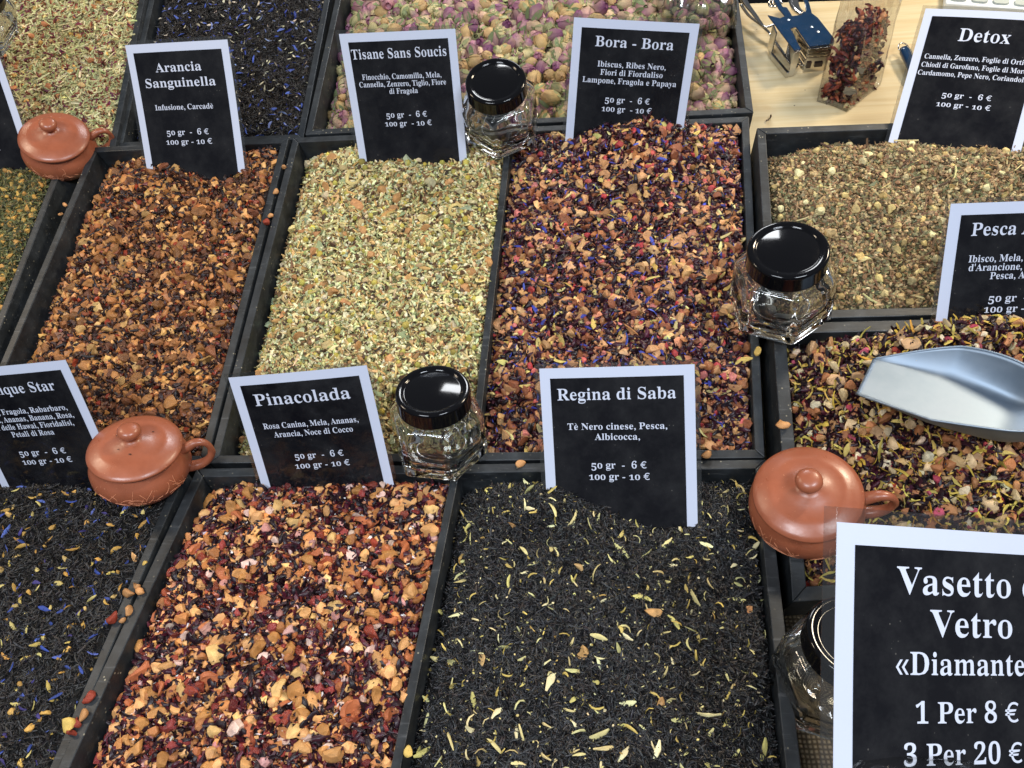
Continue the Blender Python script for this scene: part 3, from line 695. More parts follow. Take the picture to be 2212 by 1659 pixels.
heap('hibiscus, marigold and fruit mix around the metal scoop', cells[0], n, dep, [
    ('dried_fruit_piece', chunk, (.0062, .0105), [(180, 128, 86), (166, 110, 70), (200, 160, 110), (206, 178, 134)], .62, .45, .7, {'parts': 220, 'hi': chunkhi}),
    ('hibiscus_shred', hib, (.006, .013), DARK + [(60, 22, 38), (74, 26, 42)], 2.4, .42, .6),
    ('marigold_petal', thread, (.011, .020), [(212, 176, 72), (220, 192, 96), (204, 150, 56), (186, 164, 76)], .60, .55, .6, {'parts': 230, 'lift': .002}),
    ('yellow_petal', petal, (.008, .014), [(206, 184, 96), (196, 160, 66)], .16, .6, .6, {'parts': 80, 'lift': .002}),
    ('white_fruit_cube', chunkhi, (.005, .0085), [(222, 208, 168), (214, 196, 160)], .12, .55, .6, {'parts': 90, 'lift': .001}),
    ('red_fruit_piece', chunkhi, (.005, .008), [(156, 50, 40), (170, 60, 80), (196, 90, 110)], .07, .4, .7, {'parts': 50, 'lift': .001}),
    ('crumb', chunk, (.0018, .0036), [(180, 134, 90), (90, 42, 42)], .3, .6, .8)],
    lambda s, t: -.016 + .016 * dome(s, t, .35) + gs(s, t, .40, .10, .19, .18, .036) + gs(s, t, .6, .4, .5, .4, .012), ((36, 18, 22), .004))
# ------------------------------------------------------------------ price signs
def textmesh(s, x0, x1, y, h, z, old=True, shown=None):
    """lay S out so that its first len(shown) characters fill x0..x1; h = cap height (mm)"""
    k = h / .69; pen = 0; gs_ = []
    for c in s:
        if c == ' ': pen += .27; gs_.append((None, pen)); continue
        v, f, adv = glyph(c, old); gs_.append((v, f, pen)); pen += adv
        gs_[-1] = gs_[-1] + (pen,)
    lim = len(shown) if shown else len(s)
    a = next(g for g in gs_ if g[0] is not None); left = a[0][:, 0].min() + a[2]
    vis = [g for g in gs_[:lim] if g[0] is not None]; right = vis[-1][0][:, 0].max() + vis[-1][2]
    sx = (x1 - x0) / (right - left); V, Fc = [], []
    for g in gs_:
        if g[0] is None: continue
        b = len(V); V += [((x0 + (p[0] + g[2] - left) * sx) * .001, (y + p[1] * k) * .001, z) for p in g[0]]; Fc += [tuple(i + b for i in f) for f in g[1]]
    return V, Fc
def rod3(r):
    t = np.linalg.norm(r); k = r / t; Kx = np.array([[0, -k[2], k[1]], [k[2], 0, -k[0]], [-k[1], k[0], 0]])
    return np.eye(3) + math.sin(t) * Kx + (1 - math.cos(t)) * Kx @ Kx
def sign(label, rv, tv, sc, wdt, hgt, lines, border=7.2, lam=3.2, x0=None, caps=(8.2, 4.6, 5.1), old=True):
    R = TOW @ rod3(np.array(rv)) @ np.diag([1, 1, 1.]); R[:, 2] = np.cross(R[:, 0], R[:, 1])
    # the survey frame is left-handed, the world right-handed: x and y carry over, z follows
    r = root('price_sign', w(tv), label, 'sign', 'laminated price signs standing in the tea', Matrix([list(x) for x in R]))
    r.scale = (sc, sc, sc)
    a = -wdt / 2 if x0 is None else x0; b = a + wdt
    mm = .001
    def ch(name, me, mat): return link(name, me, mat, r)
    # a very slight bow of the card
    bow = lambda x, y: .0010 * math.cos((x - (a + b) / 2) / wdt * 3.0) + .0007 * math.sin(y / hgt * 4)
    def card(name, xa, xb, ya, yb, z, th, mat, nx=16, ny=18):
        vs, fs = [], []
        for zz in (z, z - th):
            for j in range(ny + 1):
                for i in range(nx + 1):
                    x = xa + (xb - xa) * i / nx; y = ya + (yb - ya) * j / ny; vs.append((x * mm, y * mm, zz + bow(x, y)))
        N = (nx + 1) * (ny + 1)
        for j in range(ny):
            for i in range(nx):
                k = j * (nx + 1) + i; fs.append((k, k + nx + 1, k + nx + 2, k + 1)); fs.append((N + k, N + k + 1, N + k + nx + 2, N + k + nx + 1))
        rim = [i for i in range(nx + 1)] + [j * (nx + 1) + nx for j in range(1, ny + 1)] + [ny * (nx + 1) + i for i in range(nx - 1, -1, -1)] + [j * (nx + 1) for j in range(ny - 1, 0, -1)]
        for q in range(len(rim)): fs.append((rim[q], rim[(q + 1) % len(rim)], N + rim[(q + 1) % len(rim)], N + rim[q]))
        me = pymesh(name, vs, fs, False); fix(me); return ch(name, me, mat)
    card('paper', a, b, 0, -hgt, 0, .00025, M['paper'])
    card('black_panel', a + border, b - border, -border, -hgt + border, .00022, .00016, M['ink'])
    # clear margin: four strips round the paper
    for s_ in ((a - lam, a - .02, lam, -hgt - lam), (b + .02, b + lam, lam, -hgt - lam), (a, b, lam, .02), (a, b, -hgt - .02, -hgt - lam)):
        card('clear_margin', s_[0], s_[1], s_[2], s_[3], 0, .00022, M['laminate'], 8, 8)
    for i, ln in enumerate(lines):
        s, l0, l1, y = ln[:4]; shown = ln[4] if len(ln) > 4 else None; hc = ln[5] if len(ln) > 5 else (caps[0] if i == 0 else caps[2] if 'gr' in s else caps[1])
        V, Fc = textmesh(s, l0, l1, y, hc, .00036, old, shown)
        V = [(x, y_, z + bow(x * 1000, y_ * 1000)) for x, y_, z in V]
        ch('lettering', pymesh('lettering', V, Fc), M['letter'])
    return r
sign('black price sign reading Arancia Sanguinella, standing in dark fruit tea', [-.3363, .2285, -.0105], [-.3138, .3184, .7167], 1.034, 105, 130, [('Arancia', -24.5, 22.8, -24.1, None, 7.6), ('Sanguinella', -37.8, 34.9, -37.1, None, 7.6), ('Infusione, Carcadè', -31.9, 28.8, -56.8), ('50 gr  -  6 €', -23.7, 20.6, -79.1), ('100 gr - 10 €', -25.9, 22.8, -87.6)])
sign('black price sign reading Tisane Sans Soucis, behind the pale green herbs', [-.5687, .1352, .0223], [-.1011, .3085, .6726], .998, 105, 148, [('Tisane Sans Soucis', -43.9, 42.7, -21.4), ('Finocchio, Camomilla, Mela,', -37.3, 36.1, -39.1), ('Cannella, Zenzero, Tiglio, Fiore', -41.1, 39.7, -45.5), ('di Fragola', -13.6, 12.9, -51.9), ('50 gr  -  6 €', -19.6, 18.9, -73.0), ('100 gr  - 10 €', -22.0, 22.4, -80.8)])
sign('black price sign reading Bora - Bora, in front of the rosebuds', [-.5801, .0869, -.0618], [.1056, .3082, .652], 1.01, 105, 148, [('Bora - Bora', -32.8, 33.5, -21.4), ('Ibiscus, Ribes Nero,', -29.3, 29.5, -37.6), ('Fiori di Fiordaliso', -26.2, 27.7, -44.3), ('Lampone, Fragola e Papaya', -41.2, 40.4, -51.1), ('50 gr  -  6 €', -19.8, 19.4, -67.0), ('100 gr  - 10 €', -22.1, 22.0, -74.9)])
sign('leaning black price sign reading Detox at the upper right', [.1065, .4014, -.2779], [.4042, .3151, .6504], .9405, 105, 148, [('Detox', -19.3, 21.9, -30.0, None, 12.2), ('Cannella, Zenzero, Foglie di Ortica', -42.4, 36.8, -48.3, 'Cannella, Zenzero, Foglie di Orti'), ('Chiodi di Garofano, Foglie di More', -43.1, 38.5, -56.3, 'Chiodi di Garofano, Foglie di Mor'), ('Cardamomo, Pepe Nero, Coriandolo', -44.2, 40.2, -64.2, 'Cardamomo, Pepe Nero, Coriandol'), ('50 gr  -  6 €', -19.5, 19.8, -84.1), ('100 gr - 10 €', -22.2, 21.1, -93.2)])
sign('black price sign reading Pesca Arancia, above the scoop at the right edge', [-.2999, .0334, .0348], [.3619, .1264, .5297], 1.112, 105, 148, [('Pesca Arancia', -37.8, -10.5, -20.2, 'Pesca', 8.0), ('Ibisco, Mela, Scorze', -37.1, -3.7, -36.9, 'Ibisco, Mela,'), ("d'Arancione, Fiori", -36.3, -3.3, -42.5, "d'Arancione,"), ('Pesca, Aroma', -22.4, -.8, -48.1, 'Pesca, A'), ('50 gr  -  6 €', -21.2, -3.8, -62.9, '50 gr'), ('100 gr - 10 €', -23.2, -2.2, -69.9, '100 gr')], caps=(8.0, 4.4, 4.9))
sign('black price sign reading Regina di Saba, standing in black tea', [-.1862, .2038, .0436], [.07, .0119, .5211], .996, 105, 148, [('Regina di Saba', -40.8, 39.9, -22.7), ('Tè Nero cinese, Pesca,', -34.8, 33.6, -43.9), ('Albicocca,', -16.0, 15.0, -51.3), ('50 gr  -  6 €', -19.2, 18.8, -71.9), ('100 gr - 10 €', -21.2, 20.8, -80.2)])
sign('black price sign reading Pinacolada, standing in bright fruit tea', [-.4146, .1282, .1124], [-.1539, .0089, .549], .996, 105, 148, [('Pinacolada', -37.6, 35.5, -24.1, None, 9.4), ('Rosa Canina, Mela, Ananas,', -36.8, 37.0, -43.5), ('Arancia, Noce di Cocco', -30.4, 31.2, -50.9), ('50 gr  -  6 €', -18.8, 19.5, -70.2), ('100 gr - 10 €', -20.6, 22.6, -78.6)])
sign('black price sign whose title ends in ique Star, cut by the left edge', [-.468, .1512, .1141], [-.3717, .0134, .5606], .996, 105, 148, [('Unique Star', -26.5, 34.8, -22.7), ('Ibisco, Fragola, Rabarbaro,', -38.6, 36.6, -39.7), ('Papaya, Ananas, Banana, Rosa,', -42.4, 39.1, -46.3), ('Fiori delle Hawai, Fioridalisi,', -40.3, 36.2, -52.9), ('Petali di Rosa', -19.9, 16.7, -59.5), ('50 gr  -  6 €', -21.5, 19.1, -76.5), ('100 gr - 10 €', -22.5, 21.1, -84.5)])
sign('black price sign at the left edge beside the upper terracotta cup', [-.4157, .0012, .0961], [-.5502, .3356, .7349], .981, 105, 148, [('50 gr  -  6 €', -22.8, 20.7, -104.0), ('100 gr - 10 €', -24.8, 22.7, -113.0)], caps=(5.3, 4.7, 5.3))
sign('big black price sign for glass jars reading Vasetto di Vetro Diamante', [.129, -.2727, -.0895], [.2099, -.0669, .3489], .995, 134, 190, [('Vasetto di', -43.4, 19.4, -28.8, 'Vasetto', 11.6), ('Vetro', -25.8, 20.0, -46.6, None, 11.4), ('«Diamante»', -43.6, 26.8, -62.9, '«Diamante', 9.6), ('1 Per 8 €', -33.3, 22.8, -83.0, None, 8.8), ('3 Per 20 €', -39.5, 24.4, -100.2, None, 8.9)], border=9.2, lam=6.5, x0=-74, old=False)
# ------------------------------------------------------------------ hexagonal jars with black lids
def axis_dir(u, v, img, ratio):
    """unit axis (world) whose circle shows as an ellipse of this ratio, leaning towards img (x right, y up) on the picture"""
    d = nz(ray(u, v)); e = np.array([img[0], img[1], 0.]); e = nz(e - d * (e @ d)); return wd(-d * ratio + e * math.sqrt(1 - ratio ** 2))
def hexr(t, rc, rnd):
    """radius of a hexagon with rounded corners, corner radius 1 at t=0"""
    a = (t + math.pi / 6) % (math.pi / 3) - math.pi / 6          # from nearest corner
    h = math.cos(math.pi / 6) / math.cos(math.pi / 6 - abs(a)); return (min(h, rnd)) * rc
HB_, HT_ = .0, .047
def jar(label, u, v, z, img, ratio, spin, group='hexagonal jars with black lids', k=1.0):
    ax = axis_dir(u, v, img, ratio); H = .0625 * k; 
    top = at(u, v, z); base = top - ax * H
    r = root('glass_jar', base, label, 'jar', group, frame(wd([math.cos(spin), math.sin(spin), 0]), ax)); r.scale = (k, k, k)
    rings = []   # (z, radius, hexness, cornerround)
    out_ = [(.0006, .0270, 1, .93), (.0, .0285, 1, .94), (.0008, .0312, 1, .95), (.0035, .0332, 1, .955), (.0120, .0330, 1, .955), (.0300, .0322, 1, .955), (.0400, .0319, 1, .95), (.0435, .0311, .95, .95), (.0458, .0294, .7, .95), (.0468, .0266, .3, .96), (.0472, .0240, 0, 1), (.0500, .0236, 0, 1), (.0575, .0236, 0, 1), (.0585, .0228, 0, 1)]
    in_ = [(.0575, .0212, 0, 1), (.0480, .0210, 0, 1), (.0450, .0225, .2, .96), (.0436, .0258, .5, .95), (.0415, .0284, .8, .94), (.0370, .0298, 1, .94), (.0120, .0306, 1, .94), (.0075, .0282, 1, .92), (.0052, .0255, .9, .9), (.0044, .0200, .5, .95), (.0050, .0100, 0, 1)]
    seg = 144; vs, fs = [], []
    for zz, rr, hx, rd in out_ + in_:
        for i in range(seg):
            t = 2 * math.pi * i / seg; hexv = hexr(t, rr * 1.11, min(1, rd + .028)); cir = rr * .93 if hx else rr; q = hexv * hx + cir * (1 - hx)
            vs.append((q * math.cos(t), q * math.sin(t), zz))
    n = len(out_ + in_)
    for j in range(n - 1):
        for i in range(seg): a, b = j * seg + i, j * seg + (i + 1) % seg; fs.append((a, b, b + seg, a + seg))
    c0 = len(vs); vs.append((0, 0, .0016)); c1 = len(vs); vs.append((0, 0, .0054))
    for i in range(seg): fs.append((c0, (i + 1) % seg, i)); fs.append((c1, (n - 1) * seg + i, (n - 1) * seg + (i + 1) % seg))
    link('glass_body', pymesh('glass_body', vs, fs, True), M['glass'], r)
    link('base_ring', lathe('base_ring', [(.0170, .0058), (.0176, .0063), (.0182, .0058), (.0176, .0053), (.0170, .0058)], 48), M['glass'], r)
    pr = [(0, .0612), (.0195, .0612), (.0203, .0609), (.0210, .0616), (.0217, .0623), (.0248, .0625), (.0258, .0621), (.0264, .0611), (.0265, .0600), (.0265, .0500), (.0267, .0492), (.0262, .0488), (.0256, .0490), (.0256, .0590), (0, .0598)]
    link('lid', lathe('lid', pr, 80), M['lid'], r)
    return r
jar('empty hexagonal jar with black lid between the first two rose-side price signs', 1070, 173, .664, (-.15, .99), .70, 1.50)
jar('empty hexagonal jar with black lid on the rims beside the spice mix', 1703, 537, .527, (.16, .98), .72, 1.72, k=1.03)
jar('empty hexagonal jar with shiny lid between the Pinacolada and Regina signs', 934, 841, .54, (-.15, .99), .68, 1.85)
jar('dark lidded jar just peeking into the top left corner', -62, -34, .72, (-.1, .99), .75, .3)
jw = jar('hexagonal jar with black lid wrapped in crumpled film behind the big sign', 1850, 1376, .425, (.50, .86), .80, .9, k=1.0)
# ------------------------------------------------------------------ terracotta cups with lids
def cup(label, u, v, z, img, ratio, hang, k=1.0, crumbs=()):
    """u,v,z: centre of the lid's rim; hang: image direction of the handle"""
    ax = axis_dir(u, v, img, ratio); c = at(u, v, z); R_ = .033
    hx = wd([hang[0], hang[1], hang[2] if len(hang) > 2 else 0])
    r = root('lidded_cup', c - ax * .040 * k, label, 'cup', 'small terracotta cups with lids', frame(hx, ax)); r.scale = (k, k, k)
    body = [(0, .0002), (.018, 0), (.0225, .0012), (.0295, .006), (.0345, .013), (.0368, .019), (.0366, .025), (.0345, .0305), (.0312, .0345), (.0300, .0385), (.0280, .0385), (.0285, .034), (.030, .028), (.030, .018), (.02, .005), (0, .004)]
    link('cup_body', lathe('cup_body', body, 96), M['terracotta'], r)
    lid = [(0, .0385), (.0315, .0385), (.0335, .0390), (.0343, .0400), (.0338, .0412), (.031, .0428), (.0250, .0455), (.0215, .0463), (.0200, .0460), (.0130, .0484), (.0085, .0497), (.0055, .0506), (.0046, .0520), (.0048, .0534), (.0062, .0546), (.0078, .0562), (.0085, .0582), (.0082, .0602), (.0068, .0619), (.0045, .0629), (.002, .0633), (0, .0634)]
    link('lid', lathe('lid', lid, 96), M['terracotta'], r)
    path = spline([(.0310, 0, .0315), (.0370, 0, .0350), (.0430, 0, .0385), (.0490, 0, .0375), (.0525, 0, .0320), (.0525, 0, .0245), (.0485, 0, .0175), (.0420, 0, .0135), (.0330, 0, .0120)], 7)
    rad = [.0038 + .0010 * math.cos(i / (len(path) - 1) * 2 * math.pi) for i in range(len(path))]
    hm = tube('handle', path, rad, 14, .85); link('handle', hm, M['terracotta'], r)
    # incised reed and flower drawing on the belly
    rs = np.random.default_rng(int(u)); prof = sorted([(p[1], p[0]) for p in body[3:10]])
    def surf(th, zz): q = np.interp(zz, [p[0] for p in prof], [p[1] for p in prof]) + .00012; return (q * math.cos(th), q * math.sin(th), zz)
    vs, fs = [], []
    for b in range(38):
        th, z0 = rs.uniform(-2.7, -.4), rs.uniform(.012, .021); L = rs.uniform(.004, .013); d = rs.uniform(-1.2, 1.2); cv = rs.uniform(-2, 2)
        pts = []
        for i in range(7):
            pts.append(surf(th, z0)); th += math.sin(d) * L / 6 / .033; z0 = min(.030, max(.008, z0 + math.cos(d) * L / 6)); d += cv / 6
        mt = tube('g', pts, .00020, 4); k0 = len(vs); vs += [x.co[:] for x in mt.vertices]; fs += [tuple(i + k0 for i in p.vertices) for p in mt.polygons]; bpy.data.meshes.remove(mt)
    link('incised_drawing', pymesh('incised_drawing', vs, fs), M['scratch'], r)
    for a_, q_, s_ in crumbs:
        zz = np.interp(q_, [.0085, .0200, .0250, .031], [.0497, .0462, .0455, .0428]); v_, f_, _ = p_strip(3, .5, .8, .4)
        me = pymesh('tea_crumb', [tuple(p * s_) for p in v_], [tuple(int(i) for i in q) for q in f_]); o = link('tea_crumb', me, M['teapot_dark'], r, Vector((q_ * math.cos(a_), q_ * math.sin(a_), zz + .0006)))
    return r
cup('small terracotta cup with lid tilted left, at the upper left', 117, 297, .765, (-.42, .90), .70, (.90, .42, 0), .95)
cup('terracotta cup with dark specks on its lid beside the Pinacolada sign', 292, 968, .566, (-.34, .94), .70, (.94, .34, 0), .965, [(2.6, .013, .0022), (-2.4, .012, .0016), (-1.6, .014, .0022), (.5, .016, .0018)])
cup('terracotta cup seen from above at the corner of the scoop tray', 1744, 1066, .500, (.12, .99), .90, (.97, -.16, .0), 1.0)
# ------------------------------------------------------------------ metal scoop
def scoop():
    o0 = at(1868, 812, .541); a_ = at(2170, 896, .498) - o0; up = nz(nM + .26 * dM); ax_ = nz(a_ - up * (a_ @ up) * .55); up = nz(up - ax_ * (up @ ax_))
    r = root('metal_scoop', o0, 'shiny aluminium scoop lying on the marigold and fruit mix', 'scoop', None, frame(ax_, up))
    L = .122; NX, NS = 40, 30; vs, fs = [], []
    for i in range(NX + 1):
        t = i / NX; x = L * t
        back = (1 - max(0, (t - .30) / .70) ** 2.6) ** .5 if t < 1 else 0.02
        back = max(back, .05); fw = .0165 * (1 + .32 * math.sin(t * 2.4)) * back
        hgt = .0245 * math.sin(min(1, t / .72) * math.pi / 2) ** 1.1 * (1 - .10 * t)
        fl = .020 * max(0, (t - .70) / .30) ** 2.0
        for j in range(NS + 1):
            s_ = -1 + 2 * j / NS; sa = abs(s_); sg = 1 if s_ >= 0 else -1
            if sa < .40: y = fw * s_ / .40; z = .0004 * (s_ / .4) ** 4
            else:
                q = (sa - .40) / .60; y = sg * (fw + (.019 * (1 - .35 * t)) * back * min(1, .12 + t * 2.2) * (q ** .75)); z = hgt * q ** 1.15
            vs.append((x, y, z + fl * max(0, 1 - z / .030)))
    for i in range(NX):
        for j in range(NS): a = i * (NS + 1) + j; fs.append((a, a + NS + 1, a + NS + 2, a + 1))
    me = pymesh('scoop_bowl', vs, fs, True); o = link('scoop_bowl', me, M['alu'], r)
    so = o.modifiers.new('thickness', 'SOLIDIFY'); so.thickness = .0009; so.offset = 0
    link('handle', tube('handle', spline([(L * .985, 0, .018), (L + .02, 0, .022), (L + .06, 0, .030), (L + .12, 0, .034)], 8), .0058, 14, .8), M['alu'], r)
    rimp = [vs[i * (NS + 1)] for i in range(0, NX + 1)] + [vs[i * (NS + 1) + NS] for i in range(NX, -1, -1)]
    link('rolled_rim', tube('rolled_rim', rimp, .0008, 8), M['alu'], r)
scoop()
# ------------------------------------------------------------------ gusseted bag of tea on the pine board
def tea_bag():
    base = [on(1764, 219, 'mid', TBL + .001), on(1829, 243, 'mid', TBL + .001), on(1902, 184, 'mid', TBL + .001)]
    base.append(base[0] + base[2] - base[1] + (base[1] - base[0]) * 0)
    c = sum(base) / 4; up = nz(nM * .80 + wd([.06, 1, 0]) * .45)
    r = root('tea_bag', c, 'clear gusseted bag of red hibiscus tea standing on the pine board', 'bag')
    H = .145
    rs = np.random.default_rng(3); NZ_, NP = 26, 48; vs, fs = [], []
    def loop(t):
        p = []
        for k in range(NP):
            e = k / NP * 4; i = int(e); q = e - i; a, b = base[i], base[(i + 1) % 4]; P_ = a * (1 - q) + b * q
            wid = 1 - .10 * t - .15 * max(0, t - .55); fl = 1 - .80 * max(0, (t - .25) / .75) ** 1.2
            d = P_ - c; ax1 = nz(base[2] - base[0]); dx = ax1 * (d @ ax1); d = dx * wid * (1 + .05 * t) + (d - dx) * fl
            pin = (4 * q * (1 - q)) * (.10 + .12 * t) * (1 if i in (0, 2) else .25)
            d = d * (1 - pin * .6); p.append(c + d + up * H * t + nz(d) * (.0012 * rs.normal() * t + .0022 * math.sin(k * 1.9 + t * 9) * t))
        return p
    for j in range(NZ_ + 1): vs += loop(j / NZ_)
    for j in range(NZ_):
        for k in range(NP): a, b = j * NP + k, j * NP + (k + 1) % NP; fs.append((a, b, b + NP, a + NP))
    fs.append(tuple(range(NP))[::-1])
    child(pymesh('cellophane', vs, fs, True), 'cellophane', M['cello'], r)
    V, Fc, C = [], [], []; off = 0
    def inside(t, sh=.80):
        d0, d1 = rs.random(), rs.random(); a = base[0] * (1 - d0) + base[1] * d0; b = base[3] * (1 - d0) + base[2] * d0; P_ = (a * (1 - d1) + b * d1) - c
        ax1 = nz(base[2] - base[0]); dx = ax1 * (P_ @ ax1); fl = 1 - .80 * max(0, (t - .25) / .75) ** 1.2; wid = 1 - .10 * t
        return c + (dx * wid + (P_ - dx) * fl) * sh + up * H * t
    pal = [(72, 28, 38), (52, 22, 34), (122, 52, 38), (154, 78, 54), (60, 30, 34), (90, 36, 40)]
    for i in range(1500):
        kind = rs.random(); t = rs.random() * .50
        pv, pf, sm = (hib() if kind < .72 else leafy() if kind < .8 else chunk()); s = rs.uniform(.008, .016) if kind < .72 else rs.uniform(.004, .008)
        col = pal[rs.integers(6)] if kind < .72 else ((112, 106, 78) if kind < .8 else [(206, 190, 140), (176, 104, 70), (190, 130, 90)][rs.integers(3)])
        R = rotm(up, np.array([rs.uniform(0, 6.28)]), np.array([rs.uniform(0, 1.5)]), np.array([rs.uniform(0, 6.28)]), np.array([rs.uniform(-1, 1)]))[0]
        P_ = inside(t); V.append(pv @ R.T * s + P_ - c); Fc.append(pf + off); off += len(pv); C.append(np.tile(np.append(lin(col), .4), (len(pv), 1)))
    me = meshfrom('hibiscus_tea', np.concatenate(V), np.concatenate(Fc), np.concatenate(C), True); o = link('hibiscus_tea', me, M['tea'], r); tag(o, kind='stuff')
    pm = []
    for i in range(5):
        pv, pf, sm = p_leaf(8); pv[:, 2] *= .4; pm.append(meshfrom('dried_leaf', pv, pf, np.tile(np.append(lin((84, 76, 58)), .6), (len(pv), 1)), False)); pm[-1].materials.append(M['tea'])
    for (u, v, s) in ((1836, 196, .019), (1858, 150, .013)):
        P_ = at(u, v, .690); o = bpy.data.objects.new('dried_leaf', pm[rs.integers(5)]); COL.objects.link(o); o.parent = r; o.location = Vector(P_ - c); o.scale = (s, s, s)
        o.rotation_euler = frame(wd([1, .4 * rs.normal(), 0]), wd([0, .2, -1])).to_euler()
tea_bag()
def rose_bag():
    c = on(1492, 28, 'mid', .022); r = root('rosebud_bag', c, 'clear bag of rosebuds lying on the rosebud heap at the top', 'bag')
    q = [on(1428, 66, 'mid', .006), on(1512, 92, 'mid', .006), on(1588, 60, 'mid', .008), on(1574, -60, 'mid', .01), on(1410, -60, 'mid', .01)]
    cc = sum(q) / 5; rs = np.random.default_rng(5); n = 40; vs, fs = [], []
    per = [q[int(i / n * 5)] * (1 - (i / n * 5) % 1) + q[(int(i / n * 5) + 1) % 5] * ((i / n * 5) % 1) for i in range(n)]
    lv = [(1.0, 0), (1.02, .006), (.98, .016), (.86, .027), (.62, .034), (.3, .037)]
    for k, h in lv:
        for p in per: vs.append(cc + (p - cc) * k * (1 + .02 * rs.normal()) + nM * (h + .002 * rs.normal()))
    for j in range(len(lv) - 1):
        for i in range(n): a, b = j * n + i, j * n + (i + 1) % n; fs.append((a, b, b + n, a + n))
    fs.append(tuple(range(5 * n, 6 * n)))
    child(pymesh('clear_film', vs, fs, True), 'clear_film', M['cello'], r)
    pm = []
    for i in range(8):
        pr = p_bud(); c_ = bud_cols(pr[3]); pm.append(meshfrom('rosebud', pr[0], pr[1], np.hstack([c_, np.full((len(c_), 1), .5)]), True)); pm[-1].materials.append(M['tea'])
    for i in range(110):
        a, b = rs.uniform(0, 6.28), math.sqrt(rs.random()) * .86; e = (a / 6.2832 * n) % n; P_ = cc + (per[int(e)] - cc) * b + nM * rs.uniform(.008, .026) * (1.1 - .55 * b)
        o = bpy.data.objects.new('rosebud', pm[rs.integers(8)]); COL.objects.link(o); o.parent = r; o.location = Vector(P_ - c); s = rs.uniform(.012, .016); o.scale = (s, s, s)
        o.rotation_euler = (rs.uniform(0, 6), rs.uniform(0, 6), rs.uniform(0, 6))
rose_bag()
# ------------------------------------------------------------------ stapling pliers, tool with ring, calculator
def px(cx, cy, h): return on(1590.9 + cx * .17361, cy * .17361, 'mid', TBL + h)
def stapler():
    hh = .032
    r = root('stapling_pliers', px(800, 450, 0), 'blue and chrome stapling pliers lying on the pine board', 'stapler')
    plate = [(385, 200), (460, 300), (715, 640), (800, 625), (665, 365), (735, 345), (905, 590), (1190, 560), (1212, 492), (1100, 350), (1010, 235), (935, 180), (905, 60), (850, -60), (800, -55), (850, 60), (862, 150), (800, 200), (690, 212), (625, 105), (575, 100), (480, -60), (430, -40), (520, 120), (600, 214), (540, 240)]
    o = child(prism('blue_plate', [px(a, b, hh) for a, b in plate], nM, .0016), 'blue_plate', M['blue'], r); bevel(o, .0005)
    def wall(name, pts, h0, h1, th, mat='chrome', close=False):
        """upright sheet-metal wall under an edge of the plate"""
        P_ = [np.array(px(a, b, hh)) - nM * hh for a, b in pts]; vs, fs = [], []
        for i, p in enumerate(P_):
            t = nz(P_[min(i + 1, len(P_) - 1)] - P_[max(i - 1, 0)]); s = np.cross(nM, t) * th / 2
            vs += [p + s + nM * h0, p - s + nM * h0, p - s + nM * h1, p + s + nM * h1]
        for i in range(len(P_) - 1):
            for k in range(4): a, b = i * 4 + k, i * 4 + (k + 1) % 4; fs.append((a, b, b + 4, a + 4))
        fs += [(3, 2, 1, 0), tuple(range(len(vs) - 4, len(vs)))]
        me = pymesh(name, vs, fs); fix(me); return child(me, name, M[mat], r)
    bevel(wall('jaw_side', [(690, 380), (790, 620)], .002, hh - .0003, .0014), .0004)
    bevel(wall('jaw_front', [(716, 645), (798, 628)], .001, hh - .0003, .0020), .0005)
    bevel(wall('jaw_base', [(500, 405), (712, 655)], .000, .007, .0030), .0005)
    for a, b in ((.004, .010), (.013, .017), (.020, .0315)):
        bevel(wall('head_side', [(738, 352), (903, 594)], a, b, .0014), .0003)
    bevel(wall('head_front', [(906, 596), (1192, 565)], .0015, .0205, .0022), .0006)
    for a, b in ((.0215, .0245), (.0252, .0280), (.0287, .0316)): bevel(wall('magazine_rail', [(906, 594), (1196, 562)], a, b, .0030), .0004)
    bevel(wall('head_end', [(1196, 560), (1214, 494)], .0015, hh - .0004, .0016), .0004)
    wall('staple_slot', [(1030, 590), (1130, 579)], .0090, .0140, .0036, 'dark'); wall('staple_hole', [(925, 601), (985, 595)], .0085, .0155, .0034, 'dark')
    bevel(wall('back_web', [(460, 300), (500, 405)], .002, hh - .0004, .0016), .0004)
    lower = spline([px(60, 60, .012), px(150, 190, .010), px(290, 300, .010), px(400, 400, .009), px(470, 500, .006), px(700, 820, .004), px(750, 800, .004)], 8)
    child(tube('lower_handle', lower, .0022, 10, .6), 'lower_handle', M['chrome'], r)
    up_ = spline([px(70, -40, .022), px(130, 60, .022), px(220, 175, .021), px(330, 320, .020), px(400, 330, .021), px(470, 300, .022)], 8)
    child(tube('upper_handle', up_, [.0045 - .0022 * min(1, i / 24) for i in range(len(up_))], 12, .55), 'upper_handle', M['chrome'], r)
    child(tube('spring_arm', spline([px(700, -40, .015), px(720, 60, .014), px(760, 130, .014), px(830, 180, .016)], 8), .0055, 14, .5), 'spring_arm', M['chrome'], r)
    cw = [px(430 + 50 * math.cos(t * .9) + t * 6, 40 + 45 * math.sin(t * .9), .016 + .001 * t) for t in np.linspace(0, 14, 60)]
    child(tube('coil_spring', cw, .0011, 8), 'coil_spring', M['chrome'], r)
    for a, b in ((650, 248), (940, 335), (1018, 395)):
        R_ = frame(xA, nM); me = lathe('rivet', [(0, .0008), (.0012, .0006), (.0018, 0), (.0018, -.0006)], 16); me.transform(Matrix.Translation(Vector(px(a, b, hh + .0016))) @ R_.to_4x4()); child(me, 'rivet', M['chrome'], r)
stapler()
